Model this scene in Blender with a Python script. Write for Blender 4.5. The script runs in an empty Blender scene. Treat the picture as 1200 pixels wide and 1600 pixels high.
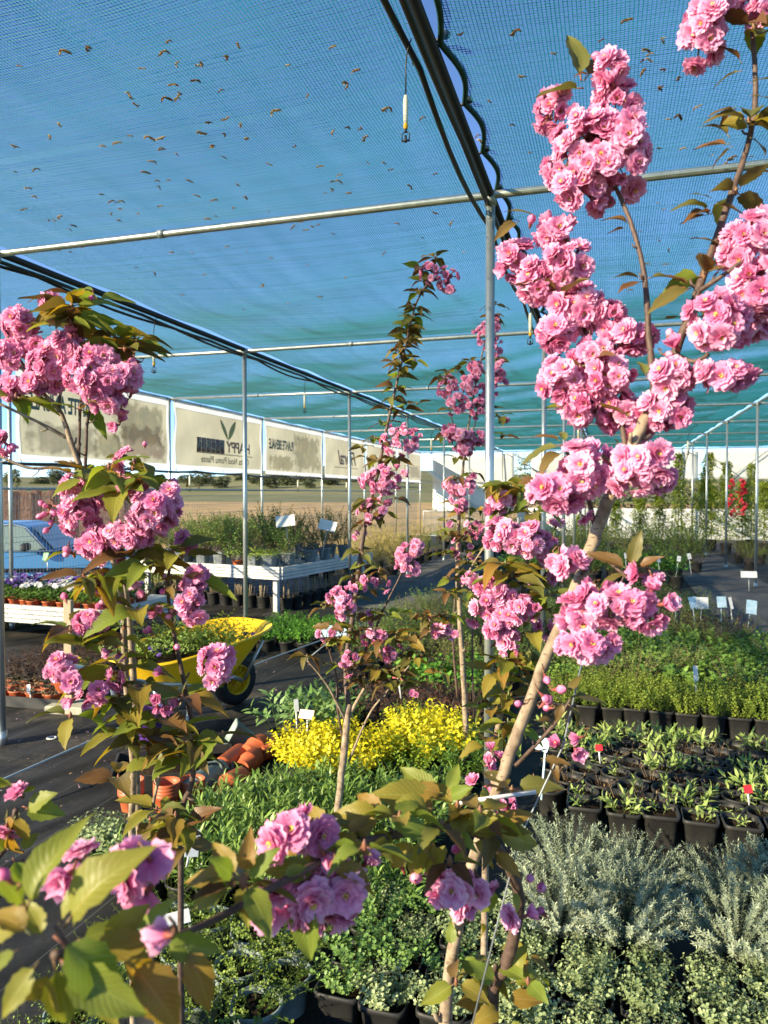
import bpy, math, random
import numpy as np
from mathutils import Vector, Matrix, Quaternion
R = math.radians
PI = math.pi
rng = random.Random(7)
scene = bpy.context.scene
col = scene.collection

# ------------------------------------------------------------------ camera, sky, sun, exposure
YAW, PITCH, FPX, CAMH = R(16.8), R(1.48), 1160.0, 1.55
cam_data = bpy.data.cameras.new('camera')
cam = bpy.data.objects.new('camera', cam_data)
col.objects.link(cam)
cam.location = (0, 0, CAMH)
cam.rotation_euler = (PI / 2 - PITCH, 0, YAW)
cam_data.sensor_fit = 'HORIZONTAL'
cam_data.sensor_width = 36
cam_data.lens = 36 * FPX / 1200
cam_data.clip_start = 0.05
cam_data.clip_end = 4000
cam_data.dof.use_dof = True
cam_data.dof.focus_distance = 2.1
cam_data.dof.aperture_fstop = 9.5
scene.camera = cam

SUN_AZ, SUN_EL = R(42), R(21)          # degrees left of straight behind the structure axis, elevation
sun_from = Vector((-math.sin(SUN_AZ) * math.cos(SUN_EL), -math.cos(SUN_AZ) * math.cos(SUN_EL), math.sin(SUN_EL)))
world = bpy.data.worlds.new('World')
scene.world = world
world.use_nodes = True
wn = world.node_tree.nodes
sky = wn.new('ShaderNodeTexSky')
sky.sky_type = 'NISHITA'
sky.sun_disc = False
sky.sun_elevation = SUN_EL
sky.sun_rotation = math.atan2(sun_from.x, sun_from.y)
sky.air_density = 0.55
sky.dust_density = 0.05
sky.ozone_density = 4.0
wn['Background'].inputs['Strength'].default_value = 0.135
world.node_tree.links.new(sky.outputs[0], wn['Background'].inputs['Color'])
sl = bpy.data.lights.new('sun', 'SUN')
sl.energy = 5.0
sl.angle = R(0.5)
sl.color = (1.0, 0.86, 0.60)
sun = bpy.data.objects.new('sun', sl)
col.objects.link(sun)
sun.rotation_euler = (-sun_from).to_track_quat('-Z', 'Y').to_euler()
sun.location = sun_from * 50
scene.view_settings.view_transform = 'Standard'
scene.view_settings.look = 'None'
scene.view_settings.exposure = 1.36
scene.view_settings.gamma = 1
scene.cycles.use_denoising = True
scene.cycles.max_bounces = 7
scene.cycles.transparent_max_bounces = 24
scene.cycles.caustics_reflective = False
scene.cycles.caustics_refractive = False

CAMM = cam.rotation_euler.to_matrix()
def at(px, py, d):
    """photo pixel (1200 x 1600) at distance d along the view axis -> world point"""
    return Vector((0, 0, CAMH)) + CAMM @ Vector(((px - 600) / FPX * d, -(py - 800) / FPX * d, -d))
def gp(px, py, z=0.0):
    """photo pixel -> world point on the level z"""
    r = CAMM @ Vector(((px - 600) / FPX, -(py - 800) / FPX, -1))
    return Vector((0, 0, CAMH)) + r * ((z - CAMH) / r.z)

# ------------------------------------------------------------------ mesh helpers
class MB:
    def __init__(s):
        s.v = []; s.f = []; s.m = []; s.r = []; s.uv = []; s.mat = 0; s.rnd = 0.5
    def add(s, vs, fs, uv=None):
        b = len(s.v)
        s.v.extend([tuple(v) for v in vs])
        s.uv.extend(uv if uv else [(0, 0)] * len(vs))
        for f in fs:
            s.f.append(tuple(b + i for i in f)); s.m.append(s.mat); s.r.append(s.rnd)
        return s
    def box(s, c, size, rz=0.0, M=None):
        x, y, z = size[0] / 2, size[1] / 2, size[2] / 2
        vs = [Vector((a, b, d)) for a in (-x, x) for b in (-y, y) for d in (-z, z)]
        q = M if M else Matrix.Rotation(rz, 3, 'Z')
        vs = [q @ v + Vector(c) for v in vs]
        return s.add(vs, [(0, 1, 3, 2), (4, 6, 7, 5), (0, 4, 5, 1), (2, 3, 7, 6), (0, 2, 6, 4), (1, 5, 7, 3)])
    def tube(s, pts, rad, n=8, cap=True):
        pts = [Vector(p) for p in pts]
        if not hasattr(rad, '__len__'): rad = [rad] * len(pts)
        up = None; vs = []
        for i, p in enumerate(pts):
            a = pts[max(0, i - 1)]; b = pts[min(len(pts) - 1, i + 1)]
            t = (b - a)
            t = t.normalized() if t.length > 1e-9 else Vector((0, 0, 1))
            if up is None:
                up = Vector((0, 0, 1)) if abs(t.z) < 0.9 else Vector((1, 0, 0))
            u = (up - t * up.dot(t)).normalized(); w = t.cross(u); up = u
            for k in range(n):
                an = 2 * PI * k / n
                vs.append(p + (u * math.cos(an) + w * math.sin(an)) * rad[i])
        fs = []
        for i in range(len(pts) - 1):
            for k in range(n):
                fs.append((i * n + k, i * n + (k + 1) % n, (i + 1) * n + (k + 1) % n, (i + 1) * n + k))
        if cap:
            fs.append(tuple(range(n - 1, -1, -1))); fs.append(tuple((len(pts) - 1) * n + k for k in range(n)))
        return s.add(vs, fs)
    def lathe(s, prof, n=16, c=(0, 0, 0), sq=0.0, caps=(False, False), M=None, asp=(1, 1)):
        """revolve (radius, z) pairs; sq > 0 pulls the ring towards a rounded square"""
        vs = []
        for r, z in prof:
            for k in range(n):
                an = 2 * PI * (k + 0.5) / n
                x, y = math.cos(an), math.sin(an)
                if sq:
                    e = 1 - 0.78 * sq
                    x = math.copysign(abs(x) ** e, x); y = math.copysign(abs(y) ** e, y)
                v = Vector((x * r * asp[0], y * r * asp[1], z))
                if M: v = M @ v
                vs.append(v + Vector(c))
        fs = []
        for i in range(len(prof) - 1):
            for k in range(n):
                fs.append((i * n + k, i * n + (k + 1) % n, (i + 1) * n + (k + 1) % n, (i + 1) * n + k))
        if caps[0]: vs += vs[:n]; fs.append(tuple(range(len(vs) - 1, len(vs) - n - 1, -1)))
        if caps[1]: m0 = (len(prof) - 1) * n; vs += vs[m0:m0 + n]; fs.append(tuple(range(len(vs) - n, len(vs))))
        return s.add(vs, fs)
    def quad(s, a, b, c, d, uv=True):
        return s.add([a, b, c, d], [(0, 1, 2, 3)], [(0, 0), (1, 0), (1, 1), (0, 1)])
    def data(s, name, mats, smooth=True):
        me = bpy.data.meshes.new(name)
        me.from_pydata(s.v, [], s.f)
        if not isinstance(mats, (list, tuple)): mats = [mats]
        for m in mats: me.materials.append(m)
        n = len(me.polygons)
        me.polygons.foreach_set('material_index', s.m)
        me.polygons.foreach_set('use_smooth', [smooth] * n)
        a = me.attributes.new('rnd', 'FLOAT', 'FACE'); a.data.foreach_set('value', s.r)
        if any(u != (0, 0) for u in s.uv):
            ul = me.uv_layers.new(name='UVMap')
            li = [0] * len(me.loops); me.loops.foreach_get('vertex_index', li)
            flat = []
            for i in li: flat.extend(s.uv[i])
            ul.data.foreach_set('uv', flat)
        me.update()
        return me

def ob(name, data, parent=None, loc=(0, 0, 0), rot=None, scale=None):
    o = bpy.data.objects.new(name, data)
    col.objects.link(o)
    if parent is not None: o.parent = parent
    o.location = loc
    if rot is not None:
        if isinstance(rot, Quaternion):
            o.rotation_mode = 'QUATERNION'; o.rotation_quaternion = rot
        elif isinstance(rot, (int, float)): o.rotation_euler = (0, 0, rot)
        else: o.rotation_euler = rot
    if scale is not None: o.scale = (scale,) * 3 if isinstance(scale, (int, float)) else scale
    return o
def tag(o, label, cat, group=None):
    o['label'] = label; o['category'] = cat
    if group: o['group'] = group
    return o
def thing(name, label, cat, loc=(0, 0, 0), rot=None, group=None, scale=None):
    return tag(ob(name, None, None, loc, rot, scale), label, cat, group)
def struct(name, data, loc=(0, 0, 0)):
    o = ob(name, data, None, loc); o['kind'] = 'structure'; return o
ORD = ['first', 'second', 'third', 'fourth', 'fifth', 'sixth', 'seventh', 'eighth', 'ninth', 'tenth', 'eleventh', 'twelfth', 'thirteenth', 'fourteenth']

# ------------------------------------------------------------------ materials
def nodes(m):
    m.use_nodes = True
    return m.node_tree.nodes, m.node_tree.links
def mat(name, color, rough=0.6, metal=0.0, spec=0.4, noise=None, bump=None, col2=None, nscale=20.0, stretch=(1, 1, 1), coords='Object'):
    m = bpy.data.materials.new(name); N, L = nodes(m)
    b = N['Principled BSDF']
    b.inputs['Roughness'].default_value = rough
    b.inputs['Metallic'].default_value = metal
    b.inputs['Specular IOR Level'].default_value = spec
    b.inputs['Base Color'].default_value = (*color, 1)
    if col2 is not None or bump:
        tc = N.new('ShaderNodeTexCoord'); mp = N.new('ShaderNodeMapping'); mp.inputs['Scale'].default_value = stretch
        L.new(tc.outputs[coords], mp.inputs[0])
        nt = N.new('ShaderNodeTexNoise'); nt.inputs['Scale'].default_value = nscale; nt.inputs['Detail'].default_value = 6
        nt.inputs['Roughness'].default_value = 0.65
        L.new(mp.outputs[0], nt.inputs['Vector'])
        if col2 is not None:
            cr = N.new('ShaderNodeValToRGB')
            cr.color_ramp.elements[0].position = 0.35; cr.color_ramp.elements[1].position = 0.65
            cr.color_ramp.elements[0].color = (*color, 1); cr.color_ramp.elements[1].color = (*col2, 1)
            L.new(nt.outputs['Fac'], cr.inputs[0]); L.new(cr.outputs[0], b.inputs['Base Color'])
        if bump:
            bp = N.new('ShaderNodeBump'); bp.inputs['Strength'].default_value = bump; bp.inputs['Distance'].default_value = 0.01
            L.new(nt.outputs['Fac'], bp.inputs['Height']); L.new(bp.outputs[0], b.inputs['Normal'])
    return m
def leafmat(name, cols, rough=0.5, transl=0.35, spec=0.35, objw=0.35):
    """foliage: colour ramp driven by a per-leaf random value and a per-object one, part of the light passes through"""
    m = bpy.data.materials.new(name); N, L = nodes(m)
    b = N['Principled BSDF']; out = N['Material Output']
    b.inputs['Roughness'].default_value = rough; b.inputs['Specular IOR Level'].default_value = spec
    at_ = N.new('ShaderNodeAttribute'); at_.attribute_name = 'rnd'
    oi = N.new('ShaderNodeObjectInfo')
    mx = N.new('ShaderNodeMix'); mx.inputs[0].default_value = objw
    L.new(at_.outputs['Fac'], mx.inputs[2]); L.new(oi.outputs['Random'], mx.inputs[3])
    cr = N.new('ShaderNodeValToRGB'); e = cr.color_ramp.elements
    while len(e) < len(cols): e.new(0.5)
    for i, c in enumerate(cols):
        e[i].position = 0.12 + 0.76 * i / (len(cols) - 1); e[i].color = (*c, 1)
    L.new(mx.outputs[0], cr.inputs[0])
    L.new(cr.outputs[0], b.inputs['Base Color'])
    t = N.new('ShaderNodeBsdfTranslucent'); L.new(cr.outputs[0], t.inputs['Color'])
    ms = N.new('ShaderNodeMixShader'); ms.inputs[0].default_value = transl
    L.new(b.outputs[0], ms.inputs[1]); L.new(t.outputs[0], ms.inputs[2]); L.new(ms.outputs[0], out.inputs['Surface'])
    return m

M = {}
M['galv'] = mat('galvanised_steel', (0.42, 0.46, 0.44), 0.38, 0.75, col2=(0.56, 0.60, 0.57), nscale=14, stretch=(1, 1, .2))
M['galv_dull'] = mat('weathered_steel', (0.34, 0.38, 0.38), 0.5, 0.5, col2=(0.46, 0.50, 0.50), nscale=25)
M['black_pipe'] = mat('black_pipe', (0.016, 0.018, 0.018), 0.42, spec=0.5)
M['black_plastic'] = mat('black_plastic', (0.017, 0.018, 0.018), 0.45, spec=0.45, col2=(0.045, 0.044, 0.04), nscale=9, bump=0.05)
M['pot_black'] = mat('pot_black', (0.016, 0.017, 0.017), 0.5, spec=0.25, col2=(0.034, 0.033, 0.03), nscale=12)
M['pot_grey'] = mat('pot_grey', (0.16, 0.18, 0.19), 0.5, col2=(0.22, 0.24, 0.25), nscale=12)
M['terracotta'] = mat('terracotta_plastic', (0.42, 0.085, 0.025), 0.5, col2=(0.50, 0.13, 0.05), nscale=16)
M['green_grey'] = mat('green_grey_plastic', (0.17, 0.23, 0.20), 0.5, col2=(0.23, 0.28, 0.25), nscale=16)
M['soil'] = mat('potting_soil', (0.012, 0.009, 0.007), 1.0, spec=0.03, col2=(0.045, 0.031, 0.021), nscale=90, bump=0.9)
M['white_paint'] = mat('white_paint', (0.46, 0.46, 0.43), 0.55, col2=(0.60, 0.60, 0.56), nscale=5)
M['white_tag'] = mat('white_tag', (0.70, 0.70, 0.67), 0.45, col2=(0.58, 0.58, 0.55), nscale=30)
M['pale_tag'] = mat('pale_pink_tag', (0.75, 0.52, 0.42), 0.5)
M['blue_tag'] = mat('pale_blue_tag', (0.30, 0.52, 0.62), 0.5, col2=(0.62, 0.72, 0.76), nscale=26)
M['red_tag'] = mat('red_tag', (0.62, 0.02, 0.03), 0.45)
M['green_tag'] = mat('green_tag', (0.01, 0.32, 0.06), 0.45)
M['yellow_plastic'] = mat('yellow_plastic', (0.80, 0.52, 0.01), 0.35, spec=0.5, col2=(0.72, 0.44, 0.01), nscale=6)
M['rubber'] = mat('rubber', (0.012, 0.012, 0.013), 0.7, col2=(0.03, 0.028, 0.025), nscale=20)
M['cord'] = mat('pale_cord', (0.36, 0.42, 0.42), 0.6)
M['wire'] = mat('grey_wire', (0.22, 0.24, 0.25), 0.45, 0.5)
M['bamboo'] = mat('bamboo', (0.36, 0.28, 0.16), 0.6, col2=(0.25, 0.20, 0.12), nscale=18, stretch=(1, 1, .15))
M['wood'] = mat('weathered_wood', (0.42, 0.34, 0.22), 0.75, col2=(0.30, 0.24, 0.16), nscale=10, stretch=(6, 6, .6))
M['concrete'] = mat('concrete', (0.45, 0.42, 0.33), 0.85, col2=(0.34, 0.33, 0.24), nscale=14, bump=0.3)
M['twig'] = mat('twig', (0.12, 0.075, 0.05), 0.7, col2=(0.2, 0.14, 0.09), nscale=30)
M['dry'] = leafmat('dry_debris', [(0.30, 0.18, 0.09), (0.52, 0.36, 0.20), (0.66, 0.52, 0.34)], 0.8, 0.6, objw=0.8)
M['cream_plastic'] = mat('cream_plastic', (0.72, 0.70, 0.52), 0.4)
M['amber_plastic'] = mat('amber_plastic', (0.75, 0.40, 0.01), 0.4)
M['stalk'] = leafmat('flower_stalk', [(0.14, 0.16, 0.05), (0.26, 0.10, 0.06)], 0.5, 0.15, objw=1.0)

def bark_mat():
    m = bpy.data.materials.new('cherry_bark'); N, L = nodes(m); b = N['Principled BSDF']
    tc = N.new('ShaderNodeTexCoord')
    n1 = N.new('ShaderNodeTexNoise'); n1.inputs['Scale'].default_value = 60; n1.inputs['Detail'].default_value = 8
    mp = N.new('ShaderNodeMapping'); mp.inputs['Scale'].default_value = (1, 1, .8)
    L.new(tc.outputs['Object'], mp.inputs[0]); L.new(mp.outputs[0], n1.inputs['Vector'])
    cr = N.new('ShaderNodeValToRGB'); e = cr.color_ramp.elements
    e[0].position = 0.28; e[0].color = (0.13, 0.08, 0.05, 1); e[1].position = 0.70; e[1].color = (0.37, 0.285, 0.19, 1)
    x = e.new(0.5); x.color = (0.26, 0.195, 0.125, 1)
    L.new(n1.outputs['Fac'], cr.inputs[0])
    v = N.new('ShaderNodeTexVoronoi'); v.inputs['Scale'].default_value = 105
    mp2 = N.new('ShaderNodeMapping'); mp2.inputs['Scale'].default_value = (.5, .5, 1.6)
    L.new(tc.outputs['Object'], mp2.inputs[0]); L.new(mp2.outputs[0], v.inputs['Vector'])
    lt = N.new('ShaderNodeMath'); lt.operation = 'LESS_THAN'; lt.inputs[1].default_value = 0.22
    L.new(v.outputs['Distance'], lt.inputs[0])
    mx = N.new('ShaderNodeMix'); mx.data_type = 'RGBA'; mx.inputs[7].default_value = (0.13, 0.085, 0.06, 1)
    L.new(lt.outputs[0], mx.inputs[0]); L.new(cr.outputs[0], mx.inputs[6]); L.new(mx.outputs[2], b.inputs['Base Color'])
    b.inputs['Roughness'].default_value = 0.75
    bp = N.new('ShaderNodeBump'); bp.inputs['Strength'].default_value = 0.6; bp.inputs['Distance'].default_value = 0.002
    L.new(n1.outputs['Fac'], bp.inputs['Height']); L.new(bp.outputs[0], b.inputs['Normal'])
    return m
M['bark'] = bark_mat()
M['bark_dark'] = mat('young_cherry_bark', (0.055, 0.032, 0.024), 0.6, col2=(0.12, 0.075, 0.052), nscale=70, bump=0.3)

def petal_mat():
    m = bpy.data.materials.new('cherry_petal'); N, L = nodes(m); b = N['Principled BSDF']; out = N['Material Output']
    uv = N.new('ShaderNodeUVMap'); sp = N.new('ShaderNodeSeparateXYZ'); L.new(uv.outputs[0], sp.inputs[0])
    a = N.new('ShaderNodeAttribute'); a.attribute_name = 'rnd'
    oi = N.new('ShaderNodeObjectInfo')
    # fine streaks along the petal
    nz = N.new('ShaderNodeTexNoise'); nz.inputs['Scale'].default_value = 1.0; nz.inputs['Detail'].default_value = 3
    mp = N.new('ShaderNodeMapping'); mp.inputs['Scale'].default_value = (14, 1.4, 1)
    L.new(uv.outputs[0], mp.inputs[0]); L.new(mp.outputs[0], nz.inputs['Vector'])
    s1 = N.new('ShaderNodeMath'); s1.operation = 'MULTIPLY_ADD'; s1.inputs[1].default_value = 0.35
    L.new(nz.outputs['Fac'], s1.inputs[0]); L.new(sp.outputs['Y'], s1.inputs[2])
    s2 = N.new('ShaderNodeMath'); s2.operation = 'MULTIPLY_ADD'; s2.inputs[1].default_value = 0.38
    L.new(a.outputs['Fac'], s2.inputs[0]); L.new(s1.outputs[0], s2.inputs[2])
    s3 = N.new('ShaderNodeMath'); s3.operation = 'MULTIPLY_ADD'; s3.inputs[1].default_value = 0.6
    L.new(oi.outputs['Random'], s3.inputs[0]); L.new(s2.outputs[0], s3.inputs[2])
    mr = N.new('ShaderNodeMapRange'); mr.inputs['From Min'].default_value = 0.2; mr.inputs['From Max'].default_value = 2.15
    L.new(s3.outputs[0], mr.inputs['Value'])
    cr = N.new('ShaderNodeValToRGB'); e = cr.color_ramp.elements
    e[0].position = 0.0; e[0].color = (0.44, 0.045, 0.18, 1)
    e[1].position = 1.0; e[1].color = (0.93, 0.68, 0.80, 1)
    x = e.new(0.36); x.color = (0.73, 0.20, 0.41, 1)
    x = e.new(0.68); x.color = (0.87, 0.40, 0.60, 1)
    L.new(mr.outputs[0], cr.inputs[0]); L.new(cr.outputs[0], b.inputs['Base Color'])
    b.inputs['Roughness'].default_value = 0.55; b.inputs['Specular IOR Level'].default_value = 0.25
    t = N.new('ShaderNodeBsdfTranslucent'); L.new(cr.outputs[0], t.inputs['Color'])
    ms = N.new('ShaderNodeMixShader'); ms.inputs[0].default_value = 0.42
    L.new(b.outputs[0], ms.inputs[1]); L.new(t.outputs[0], ms.inputs[2]); L.new(ms.outputs[0], out.inputs['Surface'])
    return m
M['petal'] = petal_mat()
M['bud'] = leafmat('cherry_bud', [(0.62, 0.10, 0.26), (0.76, 0.24, 0.42), (0.82, 0.38, 0.52)], 0.5, 0.25)
M['stamen'] = mat('stamen', (0.72, 0.50, 0.12), 0.6)
M['calyx'] = mat('calyx', (0.22, 0.055, 0.04), 0.55)

def cherry_leaf_mat(name, cols, transl):
    m = bpy.data.materials.new(name); N, L = nodes(m); b = N['Principled BSDF']; out = N['Material Output']
    uv = N.new('ShaderNodeUVMap'); sp = N.new('ShaderNodeSeparateXYZ'); L.new(uv.outputs[0], sp.inputs[0])
    oi = N.new('ShaderNodeObjectInfo')
    ab = N.new('ShaderNodeMath'); ab.operation = 'ABSOLUTE'; L.new(sp.outputs['X'], ab.inputs[0])
    # side veins: stripes of (t - 0.35|s|)
    k = N.new('ShaderNodeMath'); k.operation = 'MULTIPLY_ADD'; k.inputs[1].default_value = -0.28
    L.new(ab.outputs[0], k.inputs[0]); L.new(sp.outputs['Y'], k.inputs[2])
    k2 = N.new('ShaderNodeMath'); k2.operation = 'MULTIPLY'; k2.inputs[1].default_value = 11.0; L.new(k.outputs[0], k2.inputs[0])
    fr = N.new('ShaderNodeMath'); fr.operation = 'FRACT'; L.new(k2.outputs[0], fr.inputs[0])
    pp = N.new('ShaderNodeMath'); pp.operation = 'PINGPONG'; pp.inputs[1].default_value = 0.5; L.new(fr.outputs[0], pp.inputs[0])
    vs = N.new('ShaderNodeMapRange'); vs.inputs['From Min'].default_value = 0.0; vs.inputs['From Max'].default_value = 0.16
    vs.inputs['To Min'].default_value = 1.0; vs.inputs['To Max'].default_value = 0.0; L.new(pp.outputs[0], vs.inputs['Value'])
    mid = N.new('ShaderNodeMapRange'); mid.inputs['From Min'].default_value = 0.03; mid.inputs['From Max'].default_value = 0.09
    mid.inputs['To Min'].default_value = 1.0; mid.inputs['To Max'].default_value = 0.0; L.new(ab.outputs[0], mid.inputs['Value'])
    mxv = N.new('ShaderNodeMath'); mxv.operation = 'MAXIMUM'; L.new(vs.outputs[0], mxv.inputs[0]); L.new(mid.outputs[0], mxv.inputs[1])
    nz = N.new('ShaderNodeTexNoise'); nz.inputs['Scale'].default_value = 2.2; nz.inputs['Detail'].default_value = 4
    L.new(uv.outputs[0], nz.inputs['Vector'])
    s = N.new('ShaderNodeMath'); s.operation = 'MULTIPLY_ADD'; s.inputs[1].default_value = 0.75
    L.new(oi.outputs['Random'], s.inputs[0])
    s0 = N.new('ShaderNodeMath'); s0.operation = 'MULTIPLY'; s0.inputs[1].default_value = 0.35; L.new(nz.outputs['Fac'], s0.inputs[0])
    L.new(s0.outputs[0], s.inputs[2])
    cr = N.new('ShaderNodeValToRGB'); e = cr.color_ramp.elements
    e[0].position = 0.1; e[0].color = (*cols[0], 1)
    e[1].position = 0.95; e[1].color = (*cols[3], 1)
    x = e.new(0.34); x.color = (*cols[1], 1)
    x = e.new(0.6); x.color = (*cols[2], 1)
    L.new(s.outputs[0], cr.inputs[0])
    hs = N.new('ShaderNodeHueSaturation'); hs.inputs['Value'].default_value = 1.45; hs.inputs['Saturation'].default_value = 0.9
    L.new(cr.outputs[0], hs.inputs['Color'])
    mx = N.new('ShaderNodeMix'); mx.data_type = 'RGBA'
    vf = N.new('ShaderNodeMath'); vf.operation = 'MULTIPLY'; vf.inputs[1].default_value = 0.55; L.new(mxv.outputs[0], vf.inputs[0])
    L.new(vf.outputs[0], mx.inputs[0]); L.new(cr.outputs[0], mx.inputs[6]); L.new(hs.outputs[0], mx.inputs[7])
    L.new(mx.outputs[2], b.inputs['Base Color'])
    b.inputs['Roughness'].default_value = 0.44; b.inputs['Specular IOR Level'].default_value = 0.35
    bp = N.new('ShaderNodeBump'); bp.inputs['Strength'].default_value = 0.28; bp.inputs['Distance'].default_value = 0.0015; bp.invert = True
    L.new(mxv.outputs[0], bp.inputs['Height']); L.new(bp.outputs[0], b.inputs['Normal'])
    t = N.new('ShaderNodeBsdfTranslucent')
    hs2 = N.new('ShaderNodeHueSaturation'); hs2.inputs['Value'].default_value = 1.25; hs2.inputs['Saturation'].default_value = 1.1
    L.new(mx.outputs[2], hs2.inputs['Color']); L.new(hs2.outputs[0], t.inputs['Color'])
    ms = N.new('ShaderNodeMixShader'); ms.inputs[0].default_value = transl
    L.new(b.outputs[0], ms.inputs[1]); L.new(t.outputs[0], ms.inputs[2]); L.new(ms.outputs[0], out.inputs['Surface'])
    return m
M['cherry_leaf'] = cherry_leaf_mat('cherry_leaf', [(0.29, 0.145, 0.03), (0.29, 0.22, 0.034), (0.24, 0.255, 0.034), (0.17, 0.24, 0.034)], .45)
M['shaded_bronze_leaf'] = cherry_leaf_mat('shaded_bronze_cherry_leaf', [(0.13, 0.055, 0.022), (0.15, 0.08, 0.024), (0.14, 0.11, 0.026), (0.12, 0.135, 0.028)], .3)  # young bronze leaf, darkened further: shade of backlit leaves put into the colour

def net_mat():
    """knitted shade netting: thread pattern in object metres, holes transparent"""
    m = bpy.data.materials.new('shade_netting'); N, L = nodes(m); out = N['Material Output']
    N.remove(N['Principled BSDF'])
    tc = N.new('ShaderNodeTexCoord'); sp = N.new('ShaderNodeSeparateXYZ'); L.new(tc.outputs['Object'], sp.inputs[0])
    def band(src, period, soft):
        a = N.new('ShaderNodeMath'); a.operation = 'DIVIDE'; a.inputs[1].default_value = period; L.new(src, a.inputs[0])
        f = N.new('ShaderNodeMath'); f.operation = 'FRACT'; L.new(a.outputs[0], f.inputs[0])
        p = N.new('ShaderNodeMath'); p.operation = 'PINGPONG'; p.inputs[1].default_value = 0.5; L.new(f.outputs[0], p.inputs[0])
        return p.outputs[0]         # 0 at thread centre .. 0.5 between threads
    mp = N.new('ShaderNodeMapping'); mp.inputs['Scale'].default_value = (9, 0.5, 1); L.new(tc.outputs['Object'], mp.inputs[0])
    nz = N.new('ShaderNodeTexNoise'); nz.inputs['Scale'].default_value = 1.0; nz.inputs['Detail'].default_value = 5; L.new(mp.outputs[0], nz.inputs['Vector'])
    wx = N.new('ShaderNodeMapRange'); wx.inputs['From Min'].default_value = 0.3; wx.inputs['From Max'].default_value = 0.7
    wx.inputs['To Min'].default_value = 0.075; wx.inputs['To Max'].default_value = 0.18; L.new(nz.outputs['Fac'], wx.inputs['Value'])
    lx = N.new('ShaderNodeMath'); lx.operation = 'LESS_THAN'; L.new(band(sp.outputs['X'], 0.0125, 0), lx.inputs[0]); L.new(wx.outputs[0], lx.inputs[1])
    mp3 = N.new('ShaderNodeMapping'); mp3.inputs['Scale'].default_value = (60, 60, 1); L.new(tc.outputs['Object'], mp3.inputs[0])
    nz3 = N.new('ShaderNodeTexNoise'); nz3.inputs['Scale'].default_value = 1.0; L.new(mp3.outputs[0], nz3.inputs['Vector'])
    wy = N.new('ShaderNodeMapRange'); wy.inputs['From Min'].default_value = 0.35; wy.inputs['From Max'].default_value = 0.7
    wy.inputs['To Min'].default_value = 0.0; wy.inputs['To Max'].default_value = 0.17; L.new(nz3.outputs['Fac'], wy.inputs['Value'])
    ly = N.new('ShaderNodeMath'); ly.operation = 'LESS_THAN'; L.new(band(sp.outputs['Y'], 0.0085, 0), ly.inputs[0]); L.new(wy.outputs[0], ly.inputs[1])
    mx = N.new('ShaderNodeMath'); mx.operation = 'MAXIMUM'; L.new(lx.outputs[0], mx.inputs[0]); L.new(ly.outputs[0], mx.inputs[1])
    d = N.new('ShaderNodeBsdfDiffuse'); d.inputs['Color'].default_value = (0.016, 0.16, 0.18, 1)
    t = N.new('ShaderNodeBsdfTranslucent'); t.inputs['Color'].default_value = (0.04, 0.34, 0.46, 1)
    a = N.new('ShaderNodeMixShader'); a.inputs[0].default_value = 0.5; L.new(d.outputs[0], a.inputs[1]); L.new(t.outputs[0], a.inputs[2])
    tr = N.new('ShaderNodeBsdfTransparent')
    ms = N.new('ShaderNodeMixShader'); L.new(mx.outputs[0], ms.inputs[0]); L.new(tr.outputs[0], ms.inputs[1]); L.new(a.outputs[0], ms.inputs[2])
    L.new(ms.outputs[0], out.inputs['Surface'])
    return m
M['net'] = net_mat()
M['net_thread'] = leafmat('net_thread', [(0.02, 0.15, 0.16), (0.04, 0.25, 0.27)], 0.6, 0.55)
M['net_hem'] = mat('net_hem', (0.006, 0.05, 0.042), 0.7, col2=(0.02, 0.09, 0.075), nscale=60)

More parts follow.
